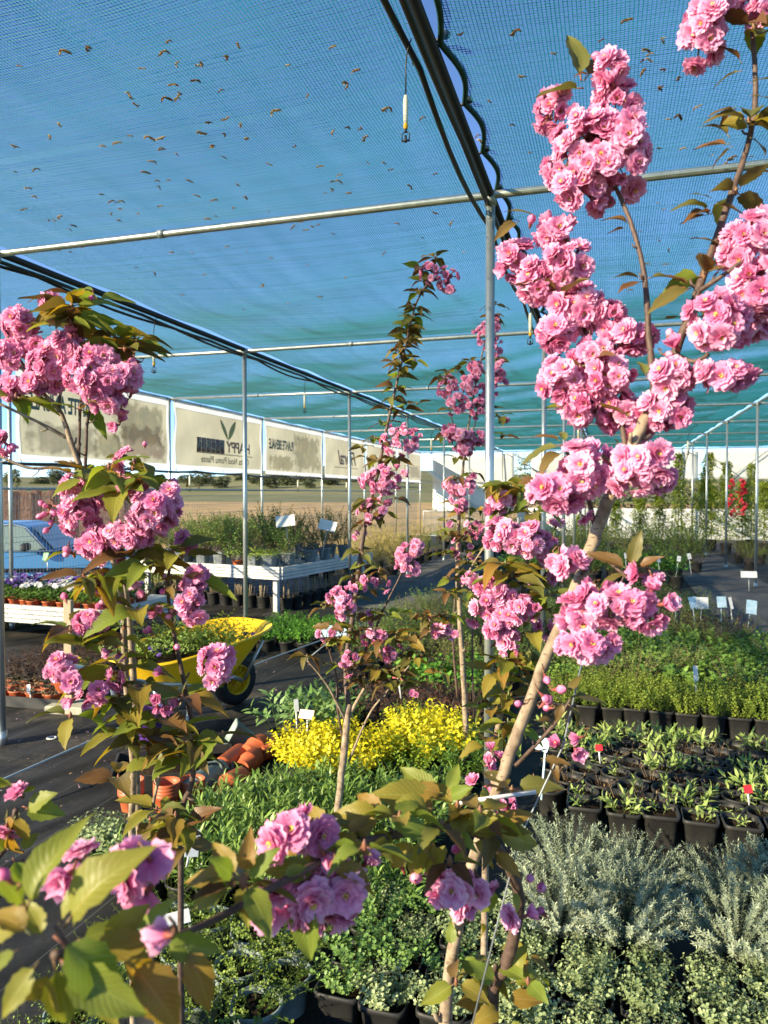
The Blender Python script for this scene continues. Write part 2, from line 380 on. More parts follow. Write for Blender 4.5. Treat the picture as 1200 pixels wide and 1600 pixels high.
def fabric_mat():
    m = bpy.data.materials.new('ground_fabric'); N, L = nodes(m); b = N['Principled BSDF']
    tc = N.new('ShaderNodeTexCoord')
    n1 = N.new('ShaderNodeTexNoise'); n1.inputs['Scale'].default_value = 1.7; n1.inputs['Detail'].default_value = 9; n1.inputs['Roughness'].default_value = 0.7
    L.new(tc.outputs['Object'], n1.inputs['Vector'])
    n2 = N.new('ShaderNodeTexNoise'); n2.inputs['Scale'].default_value = 120; n2.inputs['Detail'].default_value = 3
    L.new(tc.outputs['Object'], n2.inputs['Vector'])
    ad = N.new('ShaderNodeMath'); ad.operation = 'MULTIPLY_ADD'; ad.inputs[1].default_value = 0.35; L.new(n2.outputs['Fac'], ad.inputs[0]); L.new(n1.outputs['Fac'], ad.inputs[2])
    cr = N.new('ShaderNodeValToRGB'); e = cr.color_ramp.elements
    e[0].position = 0.5; e[0].color = (0.011, 0.011, 0.011, 1); e[1].position = 0.95; e[1].color = (0.13, 0.11, 0.08, 1)
    x = e.new(0.74); x.color = (0.026, 0.025, 0.022, 1)
    L.new(ad.outputs[0], cr.inputs[0])
    sp = N.new('ShaderNodeSeparateXYZ'); L.new(tc.outputs['Object'], sp.inputs[0])
    dv = N.new('ShaderNodeMath'); dv.operation = 'DIVIDE'; dv.inputs[1].default_value = 0.30; L.new(sp.outputs['X'], dv.inputs[0])
    fr = N.new('ShaderNodeMath'); fr.operation = 'FRACT'; L.new(dv.outputs[0], fr.inputs[0])
    lt = N.new('ShaderNodeMath'); lt.operation = 'LESS_THAN'; lt.inputs[1].default_value = 0.02; L.new(fr.outputs[0], lt.inputs[0])
    mx = N.new('ShaderNodeMix'); mx.data_type = 'RGBA'; mx.inputs[7].default_value = (0.06, 0.065, 0.06, 1)
    L.new(lt.outputs[0], mx.inputs[0]); L.new(cr.outputs[0], mx.inputs[6]); L.new(mx.outputs[2], b.inputs['Base Color'])
    b.inputs['Roughness'].default_value = 0.62; b.inputs['Specular IOR Level'].default_value = 0.22
    w = N.new('ShaderNodeTexWave'); w.inputs['Scale'].default_value = 1.6; w.inputs['Distortion'].default_value = 6; w.inputs['Detail'].default_value = 3
    mp = N.new('ShaderNodeMapping'); mp.inputs['Rotation'].default_value = (0, 0, R(62)); mp.inputs['Scale'].default_value = (1, .35, 1)
    L.new(tc.outputs['Object'], mp.inputs[0]); L.new(mp.outputs[0], w.inputs['Vector'])
    bp = N.new('ShaderNodeBump'); bp.inputs['Strength'].default_value = 0.5; bp.inputs['Distance'].default_value = 0.03
    L.new(w.outputs['Fac'], bp.inputs['Height'])
    bp2 = N.new('ShaderNodeBump'); bp2.inputs['Strength'].default_value = 0.25; bp2.inputs['Distance'].default_value = 0.002
    L.new(n2.outputs['Fac'], bp2.inputs['Height']); L.new(bp.outputs[0], bp2.inputs['Normal']); L.new(bp2.outputs[0], b.inputs['Normal'])
    return m
M['fabric'] = fabric_mat()
def ramp_noise(name, cols, scale, stretch=(1, 1, 1), rough=0.9, bump=0.0, dist=0.05, detail=8):
    m = bpy.data.materials.new(name); N, L = nodes(m); b = N['Principled BSDF']
    tc = N.new('ShaderNodeTexCoord'); mp = N.new('ShaderNodeMapping'); mp.inputs['Scale'].default_value = stretch
    L.new(tc.outputs['Object'], mp.inputs[0])
    n = N.new('ShaderNodeTexNoise'); n.inputs['Scale'].default_value = scale; n.inputs['Detail'].default_value = detail; n.inputs['Roughness'].default_value = 0.7
    L.new(mp.outputs[0], n.inputs['Vector'])
    cr = N.new('ShaderNodeValToRGB'); e = cr.color_ramp.elements
    while len(e) < len(cols): e.new(0.5)
    for i, c in enumerate(cols):
        e[i].position = 0.33 + 0.36 * i / (len(cols) - 1); e[i].color = (*c, 1)
    L.new(n.outputs['Fac'], cr.inputs[0]); L.new(cr.outputs[0], b.inputs['Base Color'])
    b.inputs['Roughness'].default_value = rough; b.inputs['Specular IOR Level'].default_value = 0.135
    if bump:
        bp = N.new('ShaderNodeBump'); bp.inputs['Strength'].default_value = bump; bp.inputs['Distance'].default_value = dist
        L.new(n.outputs['Fac'], bp.inputs['Height']); L.new(bp.outputs[0], b.inputs['Normal'])
    return m
M['grass'] = ramp_noise('meadow_grass', [(0.10, 0.13, 0.02), (0.20, 0.22, 0.035), (0.30, 0.26, 0.07)], 3.0, bump=0.6)
M['sand'] = ramp_noise('dry_sandy_field', [(0.17, 0.15, 0.06), (0.44, 0.29, 0.12), (0.58, 0.40, 0.18)], 0.35, (1, .35, 1), bump=0.3)
M['hill'] = ramp_noise('hill_grass', [(0.10, 0.11, 0.05), (0.17, 0.17, 0.07), (0.24, 0.21, 0.11)], 0.04, (1, 1, 3))
M['reed'] = ramp_noise('reed', [(0.16, 0.085, 0.055), (0.34, 0.20, 0.135), (0.46, 0.31, 0.22)], 9.0, (2.2, 2.2, .9), bump=0.5)
M['path'] = ramp_noise('dusty_grey_cover', [(0.075, 0.075, 0.072), (0.11, 0.11, 0.105), (0.16, 0.155, 0.145)], 2.2, (1, .4, 1), bump=.3)
M['tarp'] = ramp_noise('white_tarp', [(0.80, 0.79, 0.74), (0.85, 0.84, 0.79), (0.88, 0.87, 0.83)], 0.9, bump=0.25, dist=0.15, rough=0.6)
# ------------------------------------------------------------------ the setting
XC, XB, XA, XD, XE = -6.50, -3.55, -0.56, 2.30, 5.30
Y0, BAY, NB = 3.65, 3.2, 7
YEND = Y0 + BAY * NB                      # far wall
YNET = 1.15                           # near edge of the netting
ROOF = 3.0
FARYS = [Y0 + BAY * i for i in range(-1, NB + 1)]

g = MB(); g.quad((-1500, -300, -.03), (1500, -300, -.03), (1500, 2500, -.03), (-1500, 2500, -.03))
struct('ground', g.data('ground', M['grass']))
g = MB(); g.quad((-90, 17, -.022), (-6.75, 17, -.022), (-6.75, 40, -.022), (-90, 40, -.022))
g.quad((-90, 40, -.022), (20, 40, -.022), (20, 115, -.022), (-140, 115, -.022))
struct('dry_field', g.data('dry_field', M['sand']))
# woven ground cover, laid in strips that overlap
g = MB()
for i, (x0, x1) in enumerate([(-6.62, -3.7), (-3.72, -.7), (-.72, 2.3), (2.28, 5.5)]):
    nx, ny = 10, 60
    vs = [(x0 + (x1 - x0) * a / nx, -1.5 + 27.9 * b / ny,
           0.004 * (i % 2) + 0.004 * math.sin(3.1 * a + b * 1.7) * math.sin(b * .9 + i)) for b in range(ny + 1) for a in range(nx + 1)]
    g.add(vs, [(b * (nx + 1) + a, b * (nx + 1) + a + 1, (b + 1) * (nx + 1) + a + 1, (b + 1) * (nx + 1) + a) for b in range(ny) for a in range(nx)])
struct('ground_cover', g.data('ground_cover', M['fabric']))
g = MB(); g.quad((1.28, 8.2, .013), (2.56, 8.2, .013), (2.62, 20.5, .013), (1.32, 20.5, .013)); g.quad((-3.9, 9.4, .013), (-2.35, 9.4, .013), (-2.3, 20, .013), (-3.8, 20, .013))
struct('path', g.data('path', M['path']))
# rolling hills on the horizon
g = MB(); nr, na = 14, 60
vs = []
for j in range(nr + 1):
    r = 95 + 900 * (j / nr) ** 1.6
    for i in range(na + 1):
        th = R(35 + 120 * i / na)
        k = min(1, max(0, (r - 95) / 330)); k = k * k * (3 - 2 * k)
        px = (th - R(90)) * 1.0
        rise = 9.5 + 3.0 * math.sin(th * 7 + 1) + 1.4 * math.sin(th * 17)
        rise += 34 * max(0, (R(84) - th) / R(24)) if th < R(84) else 0
        vs.append((r * math.cos(th), r * math.sin(th), -.4 + rise * k * (1 + .0006 * r)))
fs = [(j * (na + 1) + i, j * (na + 1) + i + 1, (j + 1) * (na + 1) + i + 1, (j + 1) * (na + 1) + i) for j in range(nr) for i in range(na)]
g.add(vs, fs); struct('hills', g.data('hills', M['hill']))

# ------------------------------------------------------------------ shade house frame
frame = thing('shade_house_frame', 'galvanised steel tube frame of posts and bars carrying the green net roof', 'frame', (0, 0, 0))
def part_tube(name, pts, r, m='galv', parent=None, n=10):
    o = ob(name, MB().tube(pts, r, n).data(name, M[m]), parent)
    return o
post_me = MB()
post_me.tube([(0, 0, -.05), (0, 0, ROOF)], 0.0225, 12)
post_me.tube([(0, 0, 0.0), (0, 0, .09)], 0.031, 12)
post_me = post_me.data('post', M['galv'])
collar = MB().tube([(0, 0, ROOF - .05), (0, 0, ROOF + .015)], 0.029, 12).data('collar', M['galv_dull'])
for x in (XC, XB, XA, XD, XE):
    for y in FARYS[0 if x not in (XA,) else 1:]:
        if y < 3 and x not in (XC,): continue
        po = ob('post', post_me, frame, (x, y, 0)); ob('collar', collar, po)
for y in FARYS[1:]:
    cb = ob('crossbar', MB().tube([(XC, y, ROOF), (XB, y, ROOF - .01), (XA, y, ROOF), (XD, y, ROOF - .008), (XE, y, ROOF)], 0.0195, 10).data('crossbar', M['galv']), frame)
    for x in (-5.0, -2.4, 1.0): ob('sleeve', MB().tube([(x - .02, y, ROOF - .004), (x + .02, y, ROOF - .004)], .0235, 10).data('sleeve', M['galv_dull']), cb)
for x, r, m in ((XC, .02, 'galv'), (XB, .021, 'black_pipe'), (XA, .020, 'black_pipe'), (XD, .02, 'galv'), (XE, .02, 'galv')):
    ob('long_beam', MB().tube([(x, YNET - .3, ROOF + .002), (x, YEND, ROOF + .002)], r, 10).data('long_beam', M[m]), frame)
for z, rr in ((1.60, .016), (1.88, .014)):
    ob('side_rail', MB().tube([(XC - .01, YNET, z), (XC - .01, YEND, z)], rr, 8).data('side_rail', M['galv_dull']), frame)
ob('end_rail', MB().tube([(XC, YEND - .03, 1.92), (XE, YEND - .03, 1.92)], .018, 8).data('end_rail', M['galv']), frame)
for x, s in ((2.9, 1), (-3.2, 1), (4.9, -1)):
    ob('brace', MB().tube([(x, YEND - .05, ROOF - .05), (x + s * 1.25, YEND - .05, 1.95)], .016, 8).data('brace', M['galv_dull']), frame)
ob('brace', MB().tube([(XD, YEND - .6, ROOF - .7), (XD, YEND - 2.6, ROOF - .05)], .016, 8).data('brace', M['galv_dull']), frame)

# black irrigation pipes strapped along the beams
def sagpipe(x, y0, y1, seg, dz, r, sag, dx=0):
    pts = []
    n = int((y1 - y0) / seg)
    for i in range(n):
        for k in range(6):
            t = k / 6
            pts.append((x + dx * math.sin(PI * t), y0 + (i + t) * seg, ROOF + dz - sag * math.sin(PI * t) * (0.5 + (i * 37 % 10) / 10)))
    pts.append((x, y0 + n * seg, ROOF + dz))
    return MB().tube(pts, r, 8)
for x, lab in ((XA, 'black irrigation pipe slung under the beam above the centre pole'), (XB, 'black irrigation pipe slung under the beam above the left-hand posts')):
    p = thing('irrigation_pipe', lab, 'pipe', (0, 0, 0), group='irrigation pipes under the roof')
    ob('main_pipe', sagpipe(x - .012, YNET - .3, YEND - .2, 1.07, -.034, .013, .010).data('main_pipe', M['black_pipe']), p)
    ob('thin_hose', sagpipe(x - .055, YNET - .3, YEND - .4, 1.6, -.03, .011, .03, -.015).data('thin_hose', M['black_pipe']), p)
p = tag(ob('irrigation_hose', sagpipe(XC + .04, YNET, YEND - .5, 1.6, -1.10, .017, .03).data('irrigation_hose', M['black_pipe'])),
        'black hose running along the rail below the banners', 'hose')

# ------------------------------------------------------------------ shade netting, one sheet per aisle
def netz(x, y, x0, x1):
    t = (x - x0) / (x1 - x0)
    b = abs(math.sin(PI * (y - Y0) / BAY))
    return ROOF + .036 - .075 * b * math.sin(PI * max(0, min(1, t))) ** .7 + .012 * math.sin(y * 5.1 + x * 3) * b
def scallop(y): return .026 + .034 * abs(math.sin(PI * (y - YNET) / .42)) ** 1.1
NETS = [(XC + .02, XB - .03, 'green shade net over the left aisle beside the banners'),
        (XB + .03, XA - .02, 'green shade net stretched overhead between left posts and centre pole'),
        (XA, XD - .03, 'green shade net laced to the beam right of centre pole'),
        (XD + .03, XE, 'green shade net over the aisle at far right')]
for i, (x0, x1, lab) in enumerate(NETS):
    ny = int((YEND - YNET) / .07); nx = 14; vs = []
    for b in range(ny + 1):
        y = YNET + (YEND - YNET) * b / ny
        xs = x0 + (scallop(y) if i == 2 else 0)
        for a in range(nx + 1):
            x = xs + (x1 - xs) * a / nx; vs.append((x, y, netz(x, y, x0, x1)))
    fs = [(b * (nx + 1) + a, b * (nx + 1) + a + 1, (b + 1) * (nx + 1) + a + 1, (b + 1) * (nx + 1) + a) for b in range(ny) for a in range(nx)]
    net = tag(ob('shade_net', MB().add(vs, fs).data('shade_net', M['net'])), lab, 'shade net', 'shade nets on the roof')
    st = MB(); y = YNET
    while y < YEND:
        h = .0012 + .0006 * rng.random(); st.rnd = rng.random()
        xs = x0 + (scallop(y) if i == 2 else 0)
        pts = [(xs + (x1 - xs) * a / 6) for a in range(7)]
        vs = [(x, y, netz(x, y, x0, x1) - h) for x in pts] + [(x, y, netz(x, y, x0, x1) + .0005) for x in pts]
        st.add(vs, [(a, a + 1, a + 8, a + 7) for a in range(6)])
        y += .0115 + .003 * rng.random()
    o = ob('cross_thread', st.data('cross_thread', M['net_thread'], False), net); o['kind'] = 'stuff'
    if i == 2:
        pts = []; y = YNET
        while y < YEND: pts.append((x0 + scallop(y), y, netz(x0 + .05, y, x0, x1))); y += .035
        ob('hem', MB().tube(pts, .011, 6).data('hem', M['net_hem']), net)
        k = 0
        while YNET + k * .42 < YEND - .1:
            y = YNET + k * .42
            tb = MB(); tb.tube([(XA - .022, y, ROOF + .01), (XA + .02, y, ROOF + .03), (x0 + .045, y, ROOF + .042)], .007, 6)
            tb.lathe([(.004, -.012), (.015, -.006), (.017, .004), (.006, .014)], 8, (x0 + .043, y, ROOF + .04), caps=(True, True))
            ob('ball_tie', tb.data('ball_tie', M['black_plastic']), net); k += 1
    else:
        ob('hem', MB().tube([(x1 - .005, YNET, ROOF + .03), (x1 - .005, YEND, ROOF + .03)], .012, 6).data('hem', M['net_hem']), net)
# seams where net lengths overlap show as darker bands
# dry bits caught in the net
def debris_mesh(s):
    r = random.Random(s); b = MB()
    b.rnd = r.random()
    n = 5; pts = []
    for k in range(n + 1):
        t = k / n - .5
        pts.append((t * .05, .012 * math.sin(t * 5 + s), .005 * math.cos(t * 4)))
    b.tube(pts, [.0015] + [.0035 + .0025 * r.random() for _ in range(n - 1)] + [.001], 5)
    for k in range(3 + s % 3):
        b.rnd = r.random(); q = Vector((r.uniform(-.02, .02), r.uniform(-.008, .008), 0)); a = r.uniform(0, 6.3); d = Vector((math.cos(a), math.sin(a), r.uniform(-.6, .2))) * r.uniform(.008, .018)
        w = Vector((-d.y, d.x, r.uniform(-.01, .01))) * .35
        b.add([q, q + d * .5 + w, q + d, q + d * .5 - w], [(0, 1, 2, 3)])
    return b.data('dry_bit', M['dry'])
DEB = [debris_mesh(s) for s in range(5)]
deb_px = [(30, 62), (100, 42), (137, 38), (263, 37), (256, 56), (372, 52), (353, 70), (222, 78), (305, 105), (345, 122), (202, 122), (212, 138), (353, 165), (376, 175), (325, 171), (315, 188), (350, 190), (385, 197),
          (77, 186), (22, 200), (183, 203), (160, 208), (331, 209), (350, 227), (238, 236), (228, 254), (264, 266), (246, 268), (24, 250), (56, 247), (296, 268), (248, 279), (307, 295), (384, 302), (372, 276), (250, 314), (216, 328), (185, 340), (76, 341), (335, 305), (174, 328),
          (557, 95), (720, 40), (805, 30), (815, 108), (765, 155), (800, 193), (605, 159), (570, 205), (645, 90), (600, 250), (575, 248), (610, 262), (640, 290), (660, 180), (520, 60), (480, 130), (540, 115), (450, 85), (460, 210), (500, 250), (430, 155), (420, 240), (545, 300), (680, 270), (828, 235),
          (865, 65), (1036, 92), (1060, 105), (1033, 122), (1090, 150), (1060, 168), (1045, 172), (1067, 227), (1030, 225), (980, 5), (940, 40), (1065, 40), (1010, 60), (1037, 320), (1045, 375), (1030, 360), (1000, 350), (885, 340),
          (110, 392), (168, 377), (130, 383), (300, 390), (355, 380), (420, 330), (470, 345), (520, 360), (575, 330), (620, 345), (680, 330), (705, 345), (480, 400), (540, 420), (600, 385), (640, 400), (213, 412), (320, 420), (410, 430), (660, 365), (725, 390), (285, 452), (380, 470), (450, 460), (500, 450), (840, 430), (1010, 400), (1120, 390), (900, 390), (985, 440), (1040, 400), (1150, 350)]
_r = random.Random(4)
for _c in range(22):                # loose drifts of smaller scraps
    _x, _y = _r.uniform(20, 1150), _r.uniform(30, 460)
    for _k in range(_r.randint(1, 5)): deb_px.append((_x + _r.gauss(0, 22), _y + _r.gauss(0, 12)))
for k, (px, py) in enumerate(deb_px):
    q = gp(px, py, ROOF + .03)
    for (x0, x1, _) in NETS:
        if x0 < q.x < x1: q.z = netz(q.x, q.y, x0, x1) - .006
    s = rng.uniform(.4, .95)
    tag(ob('dry_catkin', DEB[k % 5], None, q, (rng.uniform(-.3, .3), rng.uniform(-.3, .3), rng.uniform(0, 6.3)), s), f'dry brown scrap on the net {"right" if q.x > XA else ("left" if q.x > XB else "far left")} of the {"centre beam" if q.x > XB else "left-hand beam"}, {"before" if q.y < Y0 else "beyond"} first crossbar', 'debris', f'dry scraps on the net, {"right" if q.x > XA else ("left" if q.x > XB else "far left")}, {"near" if q.y < Y0 else "far"}')

# ------------------------------------------------------------------ hanging mist sprinklers
spw = MB().lathe([(.004, 0), (.012, -.01), (.0165, -.05), (.0155, -.12), (.0135, -.17), (.006, -.175)], 10, caps=(True, True)).data('weight', M['cream_plastic'])
spc = MB().lathe([(.008, -.172), (.0145, -.18), (.0145, -.197), (.01, -.205)], 10, caps=(True, True)).data('collar', M['amber_plastic'])
b = MB(); b.tube([(0, 0, -.2), (0, 0, -.225)], .009, 8); b.tube([(-.004, 0, -.22), (-.024, 0, -.235), (-.022, 0, -.275)], .0035, 6); b.tube([(.004, 0, -.22), (.024, 0, -.235), (.022, 0, -.275)], .0035, 6)
b.box((0, 0, -.275), (.05, .012, .008)); b.tube([(0, 0, -.245), (0, 0, -.285)], .008, 8)
spn = b.data('nozzle', M['black_pipe'])
def sprinkler(px, py, L, label, x=None, s=1.0):
    q = gp(px, py, ROOF - .03)
    t = thing('mist_sprinkler', label, 'sprinkler', (q.x, q.y, q.z - L), group='sprinklers hanging from the pipes', scale=s)
    top = Vector((.035, .0, L / s)) 
    ob('feed_tube', MB().tube([top, (.022, 0, L / s - .03), (.006, 0, L / s - .09), (0, 0, L / s * .5), (0, 0, -.005)], .0045, 6).data('feed_tube', M['black_pipe']), t)
    ob('weight', spw, t); ob('collar', spc, t); ob('nozzle', spn, t)
sprinkler(634, 62, .17, 'white weighted mist sprinkler hanging nearest, left of the centre beam', s=.52)
sprinkler(240, 497, .22, 'small mist sprinkler hanging above the pink cherry at left', s=.8)
sprinkler(476, 588, .22, 'small mist sprinkler hanging above the plant banner in the distance', s=.8)
sprinkler(829, 437, .22, 'mist sprinkler hanging in front of the second crossbar, right of centre pole', s=.75)
sprinkler(1075, 675, .2, 'far mist sprinkler hanging before the white tarp at right', s=1.2)
sprinkler(904, 640, .25, 'far mist sprinkler hanging behind the blossoming trunk', s=1.2)
sprinkler(674, 672, .2, 'far mist sprinkler hanging beside the tall slender cherry', s=1.2)
for px, lab in ((296, 'mist sprinkler hanging from the hose under the named banner'), (465, 'mist sprinkler hanging from hose below the third banner'), (541, 'mist sprinkler hanging from hose below the script banner')):
    r = CAMM @ Vector(((px - 600) / FPX, 0, -1)); tt = (XC + .04) / r.x; y = r.y * tt
    t = thing('mist_sprinkler', lab, 'sprinkler', (XC + .05, y, 1.83), group='sprinklers hanging from the pipes', scale=.9)
    ob('feed_tube', MB().tube([(0, 0, .06), (0, 0, 0)], .005, 6).data('feed_tube', M['black_pipe']), t); ob('weight', spw, t); ob('nozzle', spn, t)

# ------------------------------------------------------------------ printed banners on the left side
def vinyl(name, c1, c2, scale=1.2, transl=.45):
    m = bpy.data.materials.new(name); N, L = nodes(m); b_ = N['Principled BSDF']; out = N['Material Output']
    tc = N.new('ShaderNodeTexCoord'); n = N.new('ShaderNodeTexNoise'); n.inputs['Scale'].default_value = scale; n.inputs['Detail'].default_value = 3
    L.new(tc.outputs['Object'], n.inputs['Vector'])
    cr = N.new('ShaderNodeValToRGB'); cr.color_ramp.elements[0].position = .35; cr.color_ramp.elements[1].position = .65
    cr.color_ramp.elements[0].color = (*c1, 1); cr.color_ramp.elements[1].color = (*c2, 1)
    L.new(n.outputs['Fac'], cr.inputs[0]); L.new(cr.outputs[0], b_.inputs['Base Color'])
    b_.inputs['Roughness'].default_value = .5
    wv = N.new('ShaderNodeTexNoise'); wv.inputs['Scale'].default_value = 2.2; wv.inputs['Distortion'].default_value = 1.2; L.new(tc.outputs['Object'], wv.inputs['Vector'])
    bp = N.new('ShaderNodeBump'); bp.inputs['Strength'].default_value = .7; bp.inputs['Distance'].default_value = .05; L.new(wv.outputs['Fac'], bp.inputs['Height']); L.new(bp.outputs[0], b_.inputs['Normal'])
    t = N.new('ShaderNodeBsdfTranslucent'); L.new(cr.outputs[0], t.inputs['Color'])
    ms = N.new('ShaderNodeMixShader'); ms.inputs[0].default_value = transl
    L.new(b_.outputs[0], ms.inputs[1]); L.new(t.outputs[0], ms.inputs[2]); L.new(ms.outputs[0], out.inputs['Surface'])
    return m
def flower_print(name, petals, gap, scale):
    m = bpy.data.materials.new(name); N, L = nodes(m); b_ = N['Principled BSDF']; out = N['Material Output']
    tc = N.new('ShaderNodeTexCoord'); nz = N.new('ShaderNodeTexNoise'); nz.inputs['Scale'].default_value = scale * 1.6
    L.new(tc.outputs['Object'], nz.inputs['Vector'])
    mxv = N.new('ShaderNodeMix'); mxv.data_type = 'RGBA'; mxv.inputs[0].default_value = .12
    L.new(tc.outputs['Object'], mxv.inputs[6]); L.new(nz.outputs['Color'], mxv.inputs[7])
    v = N.new('ShaderNodeTexVoronoi'); v.inputs['Scale'].default_value = scale; L.new(mxv.outputs[2], v.inputs['Vector'])
    sp = N.new('ShaderNodeSeparateXYZ'); L.new(v.outputs['Color'], sp.inputs[0])
    cr = N.new('ShaderNodeValToRGB'); e = cr.color_ramp.elements
    while len(e) < len(petals): e.new(.5)
    for i, c in enumerate(petals): e[i].position = i / (len(petals) - 1); e[i].color = (*c, 1)
    L.new(sp.outputs['X'], cr.inputs[0])
    mr = N.new('ShaderNodeMapRange'); mr.inputs['From Min'].default_value = .25; mr.inputs['From Max'].default_value = .62; L.new(v.outputs['Distance'], mr.inputs['Value'])
    mx = N.new('ShaderNodeMix'); mx.data_type = 'RGBA'; mx.inputs[7].default_value = (*gap, 1)
    L.new(mr.outputs[0], mx.inputs[0]); L.new(cr.outputs[0], mx.inputs[6]); L.new(mx.outputs[2], b_.inputs['Base Color'])
    t = N.new('ShaderNodeBsdfTranslucent'); L.new(mx.outputs[2], t.inputs['Color'])
    ms = N.new('ShaderNodeMixShader'); ms.inputs[0].default_value = .6
    L.new(b_.outputs[0], ms.inputs[1]); L.new(t.outputs[0], ms.inputs[2])
    # the print fades out irregularly at its edges
    gs = N.new('ShaderNodeSeparateXYZ'); L.new(tc.outputs['Generated'], gs.inputs[0])
    ed = None
    for ax in ('Y', 'Z'):
        p = N.new('ShaderNodeMath'); p.operation = 'PINGPONG'; p.inputs[1].default_value = .5; L.new(gs.outputs[ax], p.inputs[0])
        if ed is None: ed = p
        else:
            mn = N.new('ShaderNodeMath'); mn.operation = 'MINIMUM'; L.new(ed.outputs[0], mn.inputs[0]); L.new(p.outputs[0], mn.inputs[1]); ed = mn
    n2 = N.new('ShaderNodeTexNoise'); n2.inputs['Scale'].default_value = 7; L.new(tc.outputs['Object'], n2.inputs['Vector'])
    sm = N.new('ShaderNodeMath'); sm.operation = 'MULTIPLY_ADD'; sm.inputs[1].default_value = .5; L.new(n2.outputs['Fac'], sm.inputs[0]); L.new(ed.outputs[0], sm.inputs[2])
    gt = N.new('ShaderNodeMapRange'); gt.inputs['From Min'].default_value = .28; gt.inputs['From Max'].default_value = .42; gt.inputs['To Max'].default_value = .6; L.new(sm.outputs[0], gt.inputs['Value'])
    tr = N.new('ShaderNodeBsdfTransparent'); m2 = N.new('ShaderNodeMixShader'); L.new(gt.outputs[0], m2.inputs[0]); L.new(tr.outputs[0], m2.inputs[1]); L.new(ms.outputs[0], m2.inputs[2])
    L.new(m2.outputs[0], out.inputs['Surface'])
    return m
M['vinyl_white'] = vinyl('banner_white', (.72, .74, .78), (.78, .80, .83))
M['vinyl_print'] = vinyl('banner_beige_print', (.35, .34, .27), (.43, .42, .33), 1.6, .6)
M['ink_teal'] = vinyl('ink_teal', (.19, .26, .24), (.23, .29, .26), 3, .3)
M['ink_plum'] = vinyl('ink_plum', (.33, .20, .19), (.37, .23, .22), 3, .3)
M['ink_grey'] = vinyl('ink_grey', (.26, .25, .20), (.30, .28, .22), 3, .3)
M['ink_leaf'] = vinyl('ink_leaf_green', (.24, .31, .17), (.30, .36, .21), 3, .3)
M['ink_pale'] = vinyl('ink_pale', (.55, .52, .42), (.58, .55, .46), 3, .3)
M['print_pink'] = flower_print('print_pale_flowers', [(.55, .44, .44), (.47, .38, .38), (.58, .50, .45)], (.30, .30, .26), 9)
M['print_red'] = flower_print('print_red_flowers', [(.44, .24, .21), (.38, .20, .18), (.46, .30, .25)], (.33, .22, .19), 9)
M['print_yellow'] = flower_print('print_yellow_flowers', [(.56, .47, .24), (.52, .43, .22), (.50, .46, .31)], (.36, .33, .22), 10)
M['print_dark'] = flower_print('print_mixed_flowers', [(.28, .29, .22), (.42, .31, .24), (.56, .50, .29), (.32, .28, .25)], (.25, .27, .21), 6)
def text_mesh(s, size, mname, spacing=1.0, shear=0.0, width=None, bold=.012):
    cu = bpy.data.curves.new('lettering', 'FONT'); cu.body = s; cu.size = size; cu.align_x = 'CENTER'; cu.align_y = 'CENTER'
    cu.extrude = .0008; cu.space_character = spacing; cu.shear = shear; cu.offset = size * bold; cu.resolution_u = 3
    t = bpy.data.objects.new('tmp', cu); col.objects.link(t)
    me = bpy.data.meshes.new_from_object(t)
    bpy.data.objects.remove(t); bpy.data.curves.remove(cu)
    w0 = max(v.co.x for v in me.vertices) - min(v.co.x for v in me.vertices); kx = width / w0 if width else 1
    for v in me.vertices: v.co = (v.co.z, -v.co.x * kx, v.co.y)      # printed on the street side: mirrored from in here
    me.materials.clear(); me.materials.append(M[mname])
    return me
def banner(i, label, border=.06):
    ya, yb = FARYS[i] + .07, FARYS[i + 1] - .07
    t = thing('banner', label, 'banner', (XC + .03, (ya + yb) / 2, 1.92), group='printed banners on the left side')
    w, h = yb - ya, 1.06
    def wr(y, z): return .014 * math.sin(y * 3.1 + z * 4 + i) * math.sin(PI * (z / h)) + .008 * math.sin(y * 7 - z * 9)
    def sheet(y0, y1, z0, z1, off, nx=16, nz=7):
        vs = []
        for b_ in range(nz + 1):
            for a_ in range(nx + 1):
                y = y0 + (y1 - y0) * a_ / nx; z = z0 + (z1 - z0) * b_ / nz
                vs.append((off + wr(y, z), y, z))
        return MB().add(vs, [(b_ * (nx + 1) + a_, b_ * (nx + 1) + a_ + 1, (b_ + 1) * (nx + 1) + a_ + 1, (b_ + 1) * (nx + 1) + a_) for b_ in range(nz) for a_ in range(nx)])
    for a0, a1, c0, c1 in ((-w / 2, w / 2, h - .105, h), (-w / 2, w / 2, 0, .08), (-w / 2, -w / 2 + .065, .08, h - .105), (w / 2 - .065, w / 2, .08, h - .105)):
        ob('border', sheet(a0, a1, c0, c1, 0).data('border', M['vinyl_white']), t)
    ob('printed_field', sheet(-w / 2 + .06, w / 2 - .06, .075, h - .10, .004).data('printed_field', M['vinyl_print']), t)
    for k in range(5):
        y = -w / 2 + .05 + (w - .1) * k / 4
        for z, dz in ((h - .02, .06), (.02, -.06)):
            ob('tie', MB().tube([(.004, y, z), (.012, y + .01, z + dz * .5), (0, y, z + dz)], .004, 5).data('tie', M['black_pipe']), t)
    return t, w, h, sheet
def letter(t, me, y, z): return ob('lettering', me, t, (.022, y, z))
t, w, h, sh = banner(2, 'banner with grey-green plant lettering, pale pink and dark red printed flowers')
ob('flower_picture', sh(-w / 2 + .07, -.05, .08, .50, .008).data('flower_picture', M['print_pink']), t)
ob('flower_picture', sh(-.25, .48, .08, .46, .009).data('flower_picture', M['print_yellow']), t)
ob('flower_picture', sh(.15, w / 2 - .07, .30, h - .11, .008).data('flower_picture', M['print_dark']), t)
ob('flower_picture', sh(.25, w / 2 - .07, .08, .62, .011).data('flower_picture', M['print_red']), t)
